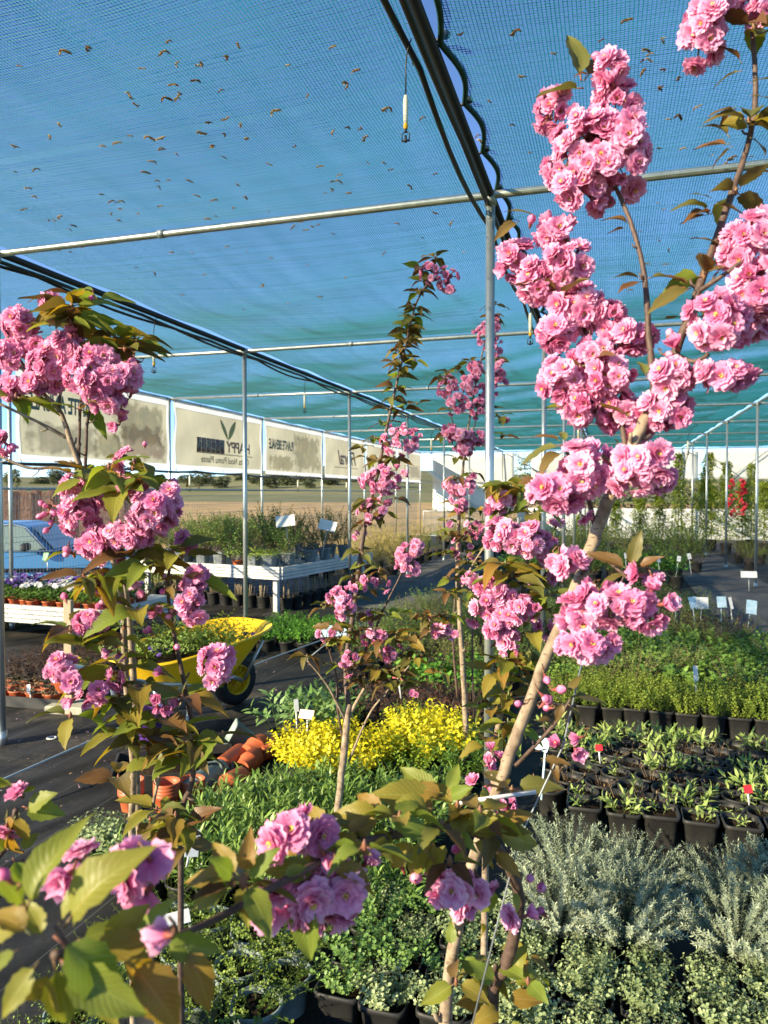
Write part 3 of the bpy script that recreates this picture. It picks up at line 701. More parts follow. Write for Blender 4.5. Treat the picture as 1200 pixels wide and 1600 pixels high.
letter(t, text_mesh('PLANTE ANUALE', .285, 'ink_teal', .95, width=1.25, bold=.03), -.75, .70)
t, w, h, sh = banner(3, 'beige banner with a two-leaf emblem and mirrored plum-coloured shop name')
letter(t, text_mesh('HAPPY', .27, 'ink_plum', .92, width=.90, bold=.02), .55, .43)
fl = letter(t, text_mesh('FLORIA', .23, 'ink_pale', 1.1, width=.88, bold=.01), -.42, .43)
for k in range(6):
    ob('letter_box', MB().box((-.006, (k - 2.5) * .155, 0.0), (.003, .145, .24)).data('letter_box', M['ink_plum']), fl)
ob('underline', MB().box((0, 0, 0), (.003, 2.0, .014)).data('underline', M['ink_grey']), t, (.02, .1, .30))
letter(t, text_mesh('Gusta Noul Pomu Plante', .16, 'ink_grey', 1.05, width=1.7), .1, .19)
for s in (-1, 1):
    b = MB(); n = 9; vs = []
    for k in range(n + 1):
        u = k / n; wd = .085 * math.sin(PI * u) ** .8; cx = s * (.03 + .25 * u ** 1.2); cz = .02 + .36 * u
        vs += [(0, cx - wd * .9, cz + wd * .2), (0, cx + wd * .9, cz - wd * .2)]
    b.add(vs, [(2 * k, 2 * k + 1, 2 * k + 3, 2 * k + 2) for k in range(n)])
    ob('emblem_leaf', b.data('emblem_leaf', M['ink_leaf']), t, (.024, .16, .54))
ob('emblem_stem', MB().box((0, 0, 0), (.003, .016, .12)).data('emblem_stem', M['ink_leaf']), t, (.024, .16, .55))
t, w, h, sh = banner(4, 'banner with plant lettering beside a large dark bouquet print, third along')
ob('flower_picture', sh(-.25, w / 2 - .07, .08, h - .12, .008).data('flower_picture', M['print_dark']), t)
ob('flower_picture', sh(-w / 2 + .07, -.10, .08, .42, .009).data('flower_picture', M['print_yellow']), t)
letter(t, text_mesh('PLANTE BIENALE', .27, 'ink_teal', .92, width=1.2, bold=.03), -.78, .60)
t, w, h, sh = banner(5, 'beige banner with red script lettering, fourth along the side')
letter(t, text_mesh('Floral', .50, 'ink_plum', .9, .35, width=1.4), .1, .50)
ob('underline', MB().box((0, 0, 0), (.003, 1.8, .014)).data('underline', M['ink_grey']), t, (.02, .0, .27))
t, w, h, sh = banner(6, 'plain beige banner near the far corner, fifth along the side')
ob('flower_picture', sh(-w / 2 + .09, w / 2 - .09, .12, .4, .008).data('flower_picture', M['print_yellow']), t)
t, w, h, sh = banner(7, 'last banner at the far left corner, beige with pale flowers')
ob('flower_picture', sh(-.2, w / 2 - .09, .12, .6, .008).data('flower_picture', M['print_pink']), t)

# ------------------------------------------------------------------ wire fence along the left side
for k in range(0, 8):
    y0, y1 = FARYS[k] + .03, FARYS[k + 1] - .03
    f = MB(); x = XC - .12
    yy = y0
    while yy < y1:
        f.tube([(x, yy, .02), (x, yy, .35), (x + .025, yy, .40), (x, yy, .45), (x, yy, .95), (x + .025, yy, 1.0), (x, yy, 1.05), (x, yy, 1.52)], .0024, 3, False); yy += .055
    for z in (.03, .2, .37, .43, .6, .8, .97, 1.03, 1.2, 1.35, 1.5): f.tube([(x + .004, y0, z), (x + .004, y1, z)], .0028, 3, False)
    t = thing('wire_fence_panel', 'grey welded wire fence panel behind the ' + ['nearest left bench, beyond the frame edge', 'nearest left trays, out to the frame edge', 'pansy bench and blue car', 'bench of shrubs, left half', 'bench of shrubs, right half', 'shrubs under the script banner', 'golden grasses', 'far left corner'][k], 'fence', group='wire fence panels on the left side')
    ob('wire_mesh', f.data('wire_mesh', M['wire'], False), t)

# ------------------------------------------------------------------ far end: white tarps, grey screen, mesh
def tarp(name, label, x0, x1, z0, z1, y, amp=.05, group='white tarps on the far wall', m='tarp', lean=0):
    nx, nz = 20, 10; vs = []
    for b_ in range(nz + 1):
        for a_ in range(nx + 1):
            x = x0 + (x1 - x0) * a_ / nx; z = z0 + (z1 - z0) * b_ / nz
            vs.append((x, y + amp * math.sin(x * 2.1 + z * 1.3) * math.sin(PI * b_ / nz) + lean * (1 - b_ / nz), z))
    o = ob(name, MB().add(vs, [(b_ * (nx + 1) + a_, b_ * (nx + 1) + a_ + 1, (b_ + 1) * (nx + 1) + a_ + 1, (b_ + 1) * (nx + 1) + a_) for b_ in range(nz) for a_ in range(nx)]).data(name, M[m]))
    md = o.modifiers.new('thick', 'SOLIDIFY'); md.thickness = .004
    return tag(o, label, 'tarp', group)
YT = YEND + .06
tarp('white_tarp', 'tall white tarp hanging at the far left corner', XC + .45, -3.15, .95, 2.92, YT, .06)
tarp('white_tarp', 'long white upper tarp behind the slanted blossoming trunk', -2.55, 2.80, 1.98, 2.90, YT)
tarp('white_tarp', 'white upper tarp at the far right edge', 3.05, 5.9, 1.98, 2.90, YT)
tarp('white_tarp', 'white lower strip of tarp near the ground at the far wall, right side', -3.1, 6.2, .0, 1.02, YT + .5, .04)
# a slanting flap of the corner tarp, folded back over a brace
b = MB()
b.add([(-6.3, YT - .12, 2.35), (-6.05, YT - .10, 2.35), (-4.35, YT - .10, .95), (-4.6, YT - .12, .95)], [(0, 1, 2, 3)])
b.add([(-5.9, YT - .3, 2.05), (-5.9, YT - .28, 2.05), (-4.7, YT - .6, .92), (-5.7, YT - .75, .92)], [(0, 1, 2, 3)])
o = tag(ob('tarp_flap', b.data('tarp_flap', M['tarp'])), 'slanting folded flap across the tall corner tarp', 'tarp')
o.modifiers.new('thick', 'SOLIDIFY').thickness = .01
t = thing('mesh_gate', 'grey mesh gate below the tall corner tarp', 'gate', (0, 0, 0))
for k in range(3):
    x0 = -6.3 + k * 1.05
    f = MB(); f.tube([(x0, YEND - .3, .03), (x0 + 1.0, YEND - .3, .03), (x0 + 1.0, YEND - .3, .9), (x0, YEND - .3, .9), (x0, YEND - .3, .03)], .02, 6)
    for j in range(16): f.tube([(x0 + .03 + j * .062, YEND - .3, .03), (x0 + .03 + j * .062, YEND - .3, .9)], .009, 4, False)
    ob('leaf_panel', f.data('leaf_panel', M['galv_dull']), t)

# brown reed screen outside the left fence
rd = thing('reed_screen', 'tall brown reed screen standing behind the blue car', 'screen', (0, 0, 0))
q0, q1 = at(-260, 800, 21), at(262, 800, 25); q0.z = q1.z = 0
d = (q1 - q0); n = 60
for k in range(n):
    a, b2 = q0 + d * (k / n), q0 + d * ((k + 1) / n)
    nrm = Vector((-d.y, d.x, 0)).normalized() * .04; m_ = MB(); h = 1.62 + .05 * math.sin(k * 2.3)
    a2, b3 = a + nrm * math.sin(k * 1.7), b2 + nrm * math.sin((k + 1) * 1.7)
    m_.box((a2 + b3) / 2 + Vector((0, 0, h / 2)), ((b3 - a2).length - .01, .05, h), math.atan2(d.y, d.x))
    ob('reed_mat', m_.data('reed_mat', M['reed'], False), rd)

# ------------------------------------------------------------------ parked car
M['car_blue'] = mat('car_paint_blue', (.055, .19, .38), .25, .15, .6)
M['car_glass'] = mat('car_glass', (.16, .22, .21), .12, 0, .5)
M['car_black'] = mat('car_trim_black', (.012, .012, .014), .4)
M['chrome'] = mat('chrome_strip', (.7, .72, .73), .2, .9)
M['lamp_glass'] = mat('lamp_glass', (.55, .56, .55), .15, 0, .8)
def car(loc, rz):
    t = thing('parked_car', 'light blue parked car behind the wire fence at left', 'car', loc, rz, scale=(.92, .92, .86))
    prof = [(-2.1, .30), (-2.15, .62), (-2.05, .84), (-1.25, .90), (.62, .88), (1.75, .78), (2.08, .62), (2.1, .30)]
    cab = [(-1.5, .88), (-1.15, 1.28), (-.9, 1.34), (.35, 1.34), (.58, 1.28), (.98, .86)]
    def ext(pr, w0, w1, zs):
        b_ = MB(); n_ = len(pr); vs = []
        for sgn in (-1, 1):
            for x, z in pr:
                wd = w0 + (w1 - w0) * max(0, min(1, (z - zs[0]) / (zs[1] - zs[0]))); vs.append((x, sgn * wd, z))
        fs = [tuple(range(n_ - 1, -1, -1)), tuple(n_ + k for k in range(n_))] + [(k, (k + 1) % n_, n_ + (k + 1) % n_, n_ + k) for k in range(n_)]
        return b_.add(vs, fs)
    o = ob('body', ext(prof, .84, .80, (.4, .9)).data('body', M['car_blue'], False), t)
    bv = o.modifiers.new('round', 'BEVEL'); bv.width = .05; bv.segments = 3
    o = ob('cabin', ext(cab, .76, .60, (.88, 1.33)).data('cabin', M['car_blue'], False), t)
    bv = o.modifiers.new('round', 'BEVEL'); bv.width = .04; bv.segments = 3
    for s in (-1, 1):
        def side(pts, off=.012):
            vs = []
            for x, z in pts:
                wd = .76 + (.60 - .76) * (z - .88) / .45; vs.append((x, s * (wd + off), z))
            return MB().add(vs, [tuple(range(len(vs)))])
        w_ = ob('side_window', side([(-.25, .90), (.84, .90), (.50, 1.26), (.36, 1.295), (-.25, 1.295)]).data('side_window', M['car_glass'], False), t)
        ob('window_strip', MB().tube([(.88, s * .775, .885), (.54, s * .655, 1.265), (.36, s * .635, 1.312), (-.28, s * .63, 1.314)], .013, 6).data('window_strip', M['chrome']), w_)
        w_ = ob('side_window', side([(-1.18, .90), (-.31, .90), (-.31, 1.29), (-.65, 1.285), (-.9, 1.24)]).data('side_window', M['car_glass'], False), t)
        ob('sill_strip', MB().tube([(-1.3, s * .79, .885), (.95, s * .79, .885)], .012, 6).data('sill_strip', M['chrome']), t)
        ob('rub_strip', MB().box((0, s * .845, .58), (3.6, .02, .06)).data('rub_strip', M['car_black']), t)
        b_ = MB(); b_.box((.62, s * .93, .965), (.11, .20, .13)); o = ob('wing_mirror', b_.data('wing_mirror', M['car_black'], False), t); o.modifiers.new('round', 'BEVEL').width = .03
        ob('door_handle', MB().box((-.12, s * .83, .80), (.17, .03, .03)).data('door_handle', M['car_black']), t)
        for x in (-1.3, 1.32):
            rot = Matrix.Rotation(PI / 2, 3, 'X')
            wh = ob('wheel', MB().lathe([(.19, -.09), (.29, -.10), (.31, -.05), (.31, .05), (.29, .10), (.19, .09)], 24, (x, s * .76, .31), M=rot).data('wheel', M['rubber']), t)
            ob('rim', MB().lathe([(.02, -.06), (.12, -.07), (.19, -.085), (.19, .085), (.12, .07), (.02, .06)], 16, (x, s * .76, .31), M=rot, caps=(True, True)).data('rim', M['galv']), wh)
        ob('headlight', MB().box((2.09, s * .58, .66), (.06, .34, .15)).data('headlight', M['lamp_glass']), t)
    ws = MB().add([(.95, -.70, .90), (.95, .70, .90), (.61, .60, 1.26), (.61, -.60, 1.26)], [(0, 1, 2, 3)])
    ob('windscreen', ws.data('windscreen', M['car_glass']), t, (.012, 0, .012))
ca = R(24); cq = at(84, 845, 10.4) - Vector((.92 * math.cos(ca) + .78 * math.sin(ca), .92 * math.sin(ca) - .78 * math.cos(ca), 0)); cq.z = -.03
car(cq, ca)
# ------------------------------------------------------------------ foliage generators
def leafq(b, p, d, n, L, W, kind):
    """one leaf at p along d with normal n"""
    s = d.cross(n)
    if s.length < 1e-6: s = Vector((1, 0, 0))
    s.normalize(); n = s.cross(d).normalized()
    if kind == 'needle':
        b.add([p, p + d * L * .45 + s * W * .5, p + d * L, p + d * L * .45 - s * W * .5], [(0, 1, 2, 3)])
    elif kind == 'leaf':
        up = n * W * .22; dr = n * (-L * .12)
        b.add([p, p + d * L * .4 + s * W * .5 + up, p + d * L + dr, p + d * L * .4 - s * W * .5 + up, p + d * L * .42], [(0, 1, 4), (1, 2, 4), (0, 4, 3), (4, 2, 3)])
    elif kind == 'round':
        up = n * W * .12
        b.add([p, p + d * L * .30 + s * W * .5 + up, p + d * L * .75 + s * W * .42 + up, p + d * L, p + d * L * .75 - s * W * .42 + up, p + d * L * .30 - s * W * .5 + up, p + d * L * .55], [(0, 1, 6), (1, 2, 6), (2, 3, 6), (3, 4, 6), (4, 5, 6), (5, 0, 6)])
    else:                                     # long: lance leaf with a bend
        dr = n * (-L * .18)
        b.add([p, p + d * L * .35 + s * W * .5 + n * L * .04, p + d * L * .35 - s * W * .5 + n * L * .04, p + d * L * .75 + s * W * .32 + dr * .3, p + d * L * .75 - s * W * .32 + dr * .3, p + d * L + dr],
              [(0, 1, 2), (1, 3, 4, 2), (3, 5, 4)])
def plant(name, mats, seed, n, H, spread, lean, nl, L, W, kind, bare=.15, rad=.05, stemr=.0012, pairs=True, up=.35, curve=.2, tipcol=0.0, hvar=.35, jitter=.5):
    r = random.Random(seed); b = MB()
    for i in range(n):
        a = r.uniform(0, 2 * PI); q = math.sqrt(r.random())
        base = Vector((math.cos(a) * rad * q, math.sin(a) * rad * q, 0))
        out = Vector((math.cos(a), math.sin(a), 0))
        h = H * (1 - hvar * r.random()) * (1 - .35 * q * q * spread)
        ln = lean * q + r.uniform(-.12, .12)
        side = Vector((-out.y, out.x, 0)) * r.uniform(-.25, .25)
        pts = []; ns = 5
        for k in range(ns + 1):
            t = k / ns
            pts.append(base + (out * (ln * t + curve * ln * t * t) + side * t) * h + Vector((0, 0, h * (t - curve * .5 * abs(ln) * t * t))))
        if stemr:
            b.mat = 1 if len(mats) > 1 else 0; b.rnd = .2 * r.random()
            b.tube(pts, [stemr * (1 - .6 * k / ns) for k in range(ns + 1)], 3, False)
        b.mat = 0
        lf = max(1, int(nl * (h / H)))
        tw = r.uniform(0, 6.3)
        for k in range(lf):
            t = bare + (1 - bare) * (k + 1) / lf
            x = t * ns; i0 = min(ns - 1, int(x)); p = pts[i0].lerp(pts[i0 + 1], x - i0); ax = (pts[i0 + 1] - pts[i0]).normalized()
            for sgn in ((1, -1) if pairs else (1,)):
                tw2 = tw + k * (PI / 2 if pairs else 2.4)
                ref = Vector((math.cos(tw2), math.sin(tw2), 0)) * sgn
                dd = (ref - ax * ref.dot(ax)).normalized()
                d = (dd + ax * (up + .5 * t * up) + Vector((r.uniform(-1, 1), r.uniform(-1, 1), r.uniform(-.6, .6))) * jitter * .5).normalized()
                nn = (ax + Vector((0, 0, .6)) + Vector((r.uniform(-1, 1), r.uniform(-1, 1), r.uniform(-1, 1))) * .25).normalized()
                sc = r.uniform(.7, 1.2) * (1 - .25 * t if kind in ('leaf', 'round') else 1)
                b.rnd = min(1, max(0, r.random() * .75 + tipcol * t + .1))
                leafq(b, p, d, nn, L * sc, W * sc, kind)
    return b.data(name, [M[m] for m in mats], kind in ('long', 'round', 'leaf'))

lm = lambda n, *a, **k: M.__setitem__(n, leafmat(n, *a, **k))
lm('l_herb', [(.16, .22, .09), (.29, .36, .16), (.43, .49, .24)], transl=.25)
lm('l_mint', [(.08, .17, .04), (.16, .28, .065), (.27, .40, .10)], transl=.25)
lm('l_silver', [(.14, .18, .11), (.25, .30, .19), (.38, .42, .28)], .7, .15)
lm('l_thyme', [(.08, .13, .02), (.17, .25, .035), (.28, .36, .06)], transl=.3)
lm('l_lance', [(.07, .14, .025), (.15, .26, .05), (.28, .39, .09)], .4, .3)
lm('l_yellow', [(.56, .49, .012), (.76, .68, .02), (.84, .79, .08)], transl=.35)
lm('l_yellowgreen', [(.10, .22, .02), (.19, .34, .03), (.40, .46, .04)], transl=.35)
lm('l_box', [(.045, .10, .015), (.09, .18, .02), (.15, .25, .04)], transl=.3)
lm('l_row', [(.11, .17, .02), (.22, .30, .035), (.38, .42, .07)], transl=.3)
lm('l_dark', [(.06, .13, .025), (.12, .23, .04), (.24, .37, .07)], .4, .3)
lm('l_bright', [(.06, .17, .02), (.12, .30, .03), (.20, .40, .06)], .4, .35)
lm('l_seed', [(.16, .25, .06), (.30, .40, .10), (.48, .54, .20)], transl=.3)
lm('l_heu', [(.035, .015, .012), (.07, .03, .02), (.13, .07, .03)], .5, .2)
lm('l_straw', [(.16, .10, .05), (.28, .19, .10), (.36, .27, .15)], .7, .2)
lm('l_gold', [(.28, .22, .06), (.45, .36, .10), (.55, .47, .16)], .6, .3)
lm('l_hell', [(.06, .14, .03), (.13, .24, .06), (.24, .36, .12)], .4, .3)
lm('l_olive', [(.085, .14, .02), (.17, .245, .035), (.29, .34, .07)], .5, .3)
lm('l_succ', [(.13, .12, .06), (.24, .20, .09), (.30, .16, .10)], .5, .2)
lm('l_climb', [(.18, .25, .03), (.34, .43, .05), (.50, .55, .10)], .5, .4)
lm('l_far', [(.10, .12, .05), (.19, .20, .08), (.28, .28, .12)], .7, .3)
lm('l_tree', [(.08, .10, .05), (.12, .14, .07), (.17, .19, .10)], .8, .3)
lm('p_purple', [(.03, .012, .10), (.10, .045, .27), (.30, .20, .50)], .5, .3)
lm('p_white', [(.55, .52, .55), (.70, .68, .66), (.78, .78, .70)], .5, .3)
lm('p_yellow', [(.75, .45, .01), (.80, .60, .03), (.80, .70, .2)], .5, .3)
lm('p_pink', [(.45, .08, .25), (.60, .2, .36), (.7, .35, .45)], .5, .3)

F = {}
F['herb'] = [plant('foliage', ['l_herb', 'l_herb'], s, 95, .125, 1.3, .85, 7, .017, .014, 'round', .1, .05, up=.3) for s in range(4)]
F['mint'] = [plant('foliage', ['l_mint', 'l_mint'], 10 + s, 50, .16, .8, .7, 6, .022, .017, 'round', .1, .05, up=.3) for s in range(3)]
F['silver'] = [plant('foliage', ['l_silver', 'l_silver'], 20 + s, 130, .24, 1.7, 1.05, 135, .0155, .0044, 'needle', .06, .085, .0011, False, .45, .2, .3, .2, .9) for s in range(4)]
F['thyme'] = [plant('foliage', ['l_thyme', 'l_thyme'], 30 + s, 44, .15, .7, 1.25, 9, .012, .010, 'round', .1, .055, pairs=True, up=.2, curve=.5, hvar=.6) for s in range(4)]
F['lance'] = [plant('foliage', ['l_lance', 'l_lance'], 40 + s, 17, .17, .6, .7, 9, .048, .010, 'long', .12, .05, .0018, True, .85, .1, .25, .3, .35) for s in range(4)]
F['spirea'] = [plant('foliage', ['l_yellow', 'l_twig'] if 'l_twig' in M else ['l_yellow', 'l_olive'], 50 + s, 190, .25, 1.2, .85, 22, .033, .021, 'leaf', .2, .09, .001, False, .5, hvar=.3) for s in range(2)]
F['spirea_green'] = [plant('foliage', ['l_yellowgreen', 'l_olive'], 54 + s, 110, .25, .9, .7, 14, .024, .014, 'leaf', .2, .07, .001, False, .5) for s in range(2)]
F['box'] = [plant('foliage', ['l_box', 'l_olive'], 60 + s, 100, .24, .9, .7, 13, .022, .014, 'leaf', .15, .07, .001, True, .4) for s in range(2)]
F['row'] = [plant('foliage', ['l_row', 'l_olive'], 70 + s, 34, .19, .5, .55, 11, .02, .012, 'leaf', .05, .06, .0012, True, .45) for s in range(5)]
F['dark'] = [plant('foliage', ['l_dark', 'l_olive'], 80 + s, 24, .24, .7, .8, 5, .06, .042, 'leaf', .3, .06, .0015, True, .2, .3, .15) for s in range(5)]
F['bright'] = [plant('foliage', ['l_bright', 'l_olive'], 90 + s, 16, .28, .6, .7, 5, .075, .05, 'leaf', .3, .05, .002, True, .3, .2, .15) for s in range(3)]
F['seed'] = [plant('foliage', ['l_seed', 'l_seed'], 100 + s, 2 + s % 3, .04 + .015 * (s % 3), .5, .9, 3 + s % 3, .032, .010, 'long', .05, .03, .001, True, .8) for s in range(8)]
F['seedlush'] = [plant('foliage', ['l_seed', 'l_seed'], 110 + s, 14, .085, .6, .9, 4, .05, .014, 'long', .05, .05, .001, True, .9) for s in range(3)]
F['twigs'] = [plant('foliage', ['l_straw', 'l_straw'], 116 + s, 9, .07, .6, .9, 3, .02, .005, 'needle', .2, .04, .001, False, .7) for s in range(3)]
F['heu'] = [plant('foliage', ['l_heu', 'twig'], 120 + s, 30, .24, .5, .7, 6, .035, .022, 'leaf', .3, .06, .0012, False, .3) for s in range(3)]
F['hell'] = [plant('foliage', ['l_hell', 'l_olive'], 130 + s, 18, .30, .6, .75, 4, .085, .026, 'long', .55, .05, .002, True, .5, .2, .2) for s in range(3)]
F['olive'] = [plant('foliage', ['l_olive', 'twig'], 140 + s, 44, .38, .6, .6, 15, .026, .013, 'leaf', .15, .07, .0015, False, .5) for s in range(4)]
F['shrub'] = [plant('foliage', ['l_olive', 'twig'], 150 + s, 34, .5, .5, .55, 34, .032, .018, 'leaf', .2, .06, .002, False, .5) for s in range(3)]
F['shrubg'] = [plant('foliage', ['l_dark', 'twig'], 160 + s, 34, .45, .6, .55, 26, .038, .022, 'leaf', .15, .06, .002, False, .5) for s in range(3)]
F['gold'] = [plant('foliage', ['l_gold', 'l_gold'], 170 + s, 60, .45, .5, .8, 5, .12, .008, 'long', .05, .08, .001, False, 1.4) for s in range(2)]
F['succ'] = [plant('foliage', ['l_succ', 'l_succ'], 180 + s, 26, .05, .5, 1.0, 6, .018, .009, 'leaf', .05, .055, 0, False, .5) for s in range(3)]
F['parsley'] = [plant('foliage', ['l_bright', 'l_bright'], 190 + s, 34, .17, .6, .7, 6, .028, .022, 'leaf', .35, .05, .0012, True, .3) for s in range(3)]
F['pansy'] = [plant('foliage', ['l_box', 'l_olive'], 200 + s, 26, .12, .7, .9, 5, .032, .016, 'leaf', .1, .05, .001, True, .3) for s in range(3)]
F['trail'] = [plant('foliage', ['l_row', 'l_olive'], 210 + s, 60, .18, .5, 1.5, 10, .018, .012, 'leaf', .1, .06, .001, True, .2, 1.4) for s in range(2)]
def pansies(seed, m, n):
    r = random.Random(seed); b = MB()
    for i in range(n):
        a = r.uniform(0, 2 * PI); q = math.sqrt(r.random()) * .085; c = Vector((math.cos(a) * q, math.sin(a) * q, .10 + .05 * r.random()))
        nr = Vector((r.uniform(-.6, .6), r.uniform(-1, .2), .7)).normalized(); u = nr.cross(Vector((0, 0, 1))).normalized(); w = u.cross(nr)
        for k in range(5):
            an = PI / 2 + 2 * PI * k / 5 + r.uniform(-.1, .1); d = (u * math.cos(an) - w * math.sin(an) + nr * .12).normalized()
            b.rnd = r.random() * .6 + (.35 if k > 2 else 0)
            leafq(b, c, d, nr, .021, .021, 'round')
    return b.data('flowers', M[m])
F['purple'] = [pansies(300 + s, 'p_purple', 8) for s in range(3)]
F['white'] = [pansies(310 + s, 'p_white', 8) for s in range(2)]
F['yellowfl'] = [pansies(320, 'p_yellow', 10)]
F['pinkfl'] = [pansies(330, 'p_pink', 7)]
# ------------------------------------------------------------------ pots
def potmesh(r0, r1, h, n, sq, m, name='pot', lip=.006):
    b = MB()
    b.lathe([(r0, 0), (r1 * .97, h * .86), (r1 * .97 + lip * .3, h * .87), (r1 + lip, h * .88), (r1 + lip, h), (r1, h), (r1 * .94, h * .8), (r0 * .9, h * .15)], n, sq=sq, caps=(True, False))
    return b.data(name, M[m])
def soilmesh(r, z, n, sq):
    b = MB(); rr = random.Random(int(r * 1e4)); vs = [(0, 0, z + .006)]
    k = 3
    for j in range(1, k + 1):
        for i in range(n):
            an = 2 * PI * (i + .5) / n; x, y = math.cos(an), math.sin(an)
            if sq: e = 1 - .78 * sq; x = math.copysign(abs(x) ** e, x); y = math.copysign(abs(y) ** e, y)
            vs.append((x * r * j / k, y * r * j / k, z + rr.uniform(-.005, .006)))
    fs = [(0, 1 + i, 1 + (i + 1) % n) for i in range(n)]
    for j in range(k - 1):
        fs += [(1 + j * n + i, 1 + (j + 1) * n + i, 1 + (j + 1) * n + (i + 1) % n, 1 + j * n + (i + 1) % n) for i in range(n)]
    return b.add(vs, fs).data('soil', M['soil'])
P = {'square': (potmesh(.056, .071, .145, 20, .9, 'pot_black'), soilmesh(.068, .122, 20, .9), .122),
     'round': (potmesh(.050, .070, .125, 24, 0, 'pot_black'), soilmesh(.066, .098, 24, 0), .098),
     'roundlow': (potmesh(.052, .070, .11, 20, 0, 'pot_black'), soilmesh(.066, .09, 20, 0), .09),
     'greygreen': (potmesh(.052, .068, .12, 20, 0, 'green_grey'), soilmesh(.065, .10, 20, 0), .10),
     'big': (potmesh(.085, .11, .20, 20, 0, 'pot_black'), soilmesh(.104, .175, 20, 0), .175),
     'grey': (potmesh(.06, .085, .20, 20, .85, 'pot_grey'), soilmesh(.08, .18, 20, .85), .18),
     'terra': (potmesh(.05, .066, .10, 20, 0, 'terracotta'), soilmesh(.063, .085, 20, 0), .085)}
def potted(name, label, cat, x, y, pot, fol, group=None, z=0.0, s=1.0, rot=None, extra=(), fs=1.0, potrot=None, sink=0.0):
    t = thing(name, label, cat, (x, y, z), group=group, scale=s)
    pm, sm, sz = P[pot]
    ob('pot', pm, t, rot=potrot if potrot is not None else rng.uniform(-.08, .08)); ob('soil', sm, t, rot=potrot or 0.0)
    for f in (fol,) + tuple(extra):
        if f is None: continue
        fo = ob('foliage' if f is fol else 'flowers', rng.choice(F[f]), t, (0, 0, sz - sink), rng.uniform(0, 6.3) if rot is None else rot, fs * rng.uniform(.9, 1.12))
        if f is not fol: fo['kind'] = 'stuff'
    return t
def grid(name, cat, desc, group, xs, ys, pot, fols, z=0.0, jit=.012, fs=1.0, stagger=0.0, skip=(), rows=None, extra=(), s=1.0, potrot=0.0, hide=0):
    """a block of pots, one thing each; rows run left to right, the first row is the nearest"""
    nr = len(ys)
    for j, y in enumerate(ys):
        for i, x in enumerate(xs):
            if (i, j) in skip: continue
            rn = 'front' if j == 0 else ('back' if j == nr - 1 else ORD[j])
            lab = f'{desc}, {ORD[i]} from left in {rn} row' if nr > 1 else f'{desc}, {ORD[i]} from left'
            f = rng.choice(fols)
            potted(name, lab, cat, x + (stagger if j % 2 else 0) + rng.uniform(-jit, jit), y + rng.uniform(-jit, jit), pot, f, group, z, s * rng.uniform(.97, 1.03), fs=fs if not isinstance(fs, tuple) else rng.uniform(*fs), extra=extra, potrot=potrot + rng.uniform(-.05, .05))
def seq(a, step, n): return [a + step * i for i in range(n)]

# right-hand side, nearest first
grid('herb_pot', 'herb', 'green herb in square pot, lower right block', 'herbs at lower right', seq(-.21, .168, 6), [1.68, 1.84, 2.00, 2.16, 2.31], 'square', ['herb', 'herb', 'herb', 'mint'], skip=((1, 1),), fs=(.66, .95), s=.93)
for i, (x, y, fs_) in enumerate([(-.15, 2.52, .88), (.07, 2.53, .85), (.40, 2.54, .88), (.65, 2.57, .92), (-.13, 2.78, 1.08), (.08, 2.80, .92), (.44, 2.81, 1.0), (.68, 2.84, 1.05)]):
    row = 'front' if i < 4 else 'back'
    potted('silver_shrub', f'feathery silver-grey shrub in a round pot, {ORD[i % 4]} from left in {row} row', 'shrub', x, y, 'round', 'silver', 'silver-grey shrubs at lower right', fs=fs_ * 1.05)
grid('seedling_pot', 'seedling', 'square pot with green seedling behind silver shrubs', 'square seedling pots', seq(-.09, .163, 7), [3.46], 'square', ['seed', 'seedlush', 'seed'], jit=.006)
ys = seq(3.64, .152, 7)
for j, y in enumerate(ys):
    for i in range(8):
        f = rng.choice(['seed', 'twigs', 'seedlush', 'seed', 'twigs', 'seed']) if j < 5 else rng.choice(['seedlush', 'seed', 'seedlush', 'twigs'])
        rn = 'front' if j == 0 else ('back' if j == 6 else ORD[j])
        potted('seedling_pot', f'round black pot with sparse seedlings, {ORD[i]} from left in {rn} row', 'seedling', -.26 + i * .157 + (.075 if j % 2 else 0) + rng.uniform(-.006, .006), y + rng.uniform(-.005, .005), 'round', f, 'round seedling pots at right', fs=1.0)
grid('leafy_pot', 'plant', 'bushy yellow-green plant in square pot at right', 'yellow-green rows at right', seq(-.28, .155, 10), [5.12, 5.29, 5.46], 'square', ['row'], fs=1.05, jit=.008)
grid('broadleaf_plant', 'plant', 'dark broad-leaved plant in bed at right', 'broad-leaved bed at right', seq(-.30, .235, 9), seq(5.75, .25, 8), 'round', ['dark', 'dark', 'dark', 'olive'], jit=.03, fs=.95)
# row with picture labels
grid('bare_shrub_pot', 'shrub', 'sparse reddish shrub beside picture labels', 'labelled shrubs behind the broad-leaved bed', seq(-.1, .25, 6), [7.85, 8.1], 'round', ['heu', 'olive'], fs=1.1, jit=.03)
grid('leafy_pot', 'plant', 'low dark plant left of grey path', 'plants left of the right-hand path', seq(-.55, .30, 6), seq(8.6, .45, 6), 'round', ['olive', 'shrubg', 'heu'], fs=.8, jit=.05, skip=((5, 3), (5, 4), (5, 5), (4, 5)))
grid('lush_plant', 'plant', 'lush bright green plant before the climbers', 'lush plants before the climbers', seq(-1.6, .34, 9), [12.9, 13.4, 14.0], 'big', ['bright', 'shrubg', 'bright'], fs=1.25, jit=.05)
grid('leafy_shrub', 'shrub', 'tall leafy shrub in pot in the far middle', 'far shrubs', seq(-2.6, .6, 8), [15.5, 17.0, 18.6], 'big', ['shrubg', 'shrub', 'olive'], fs=1.7, jit=.12)
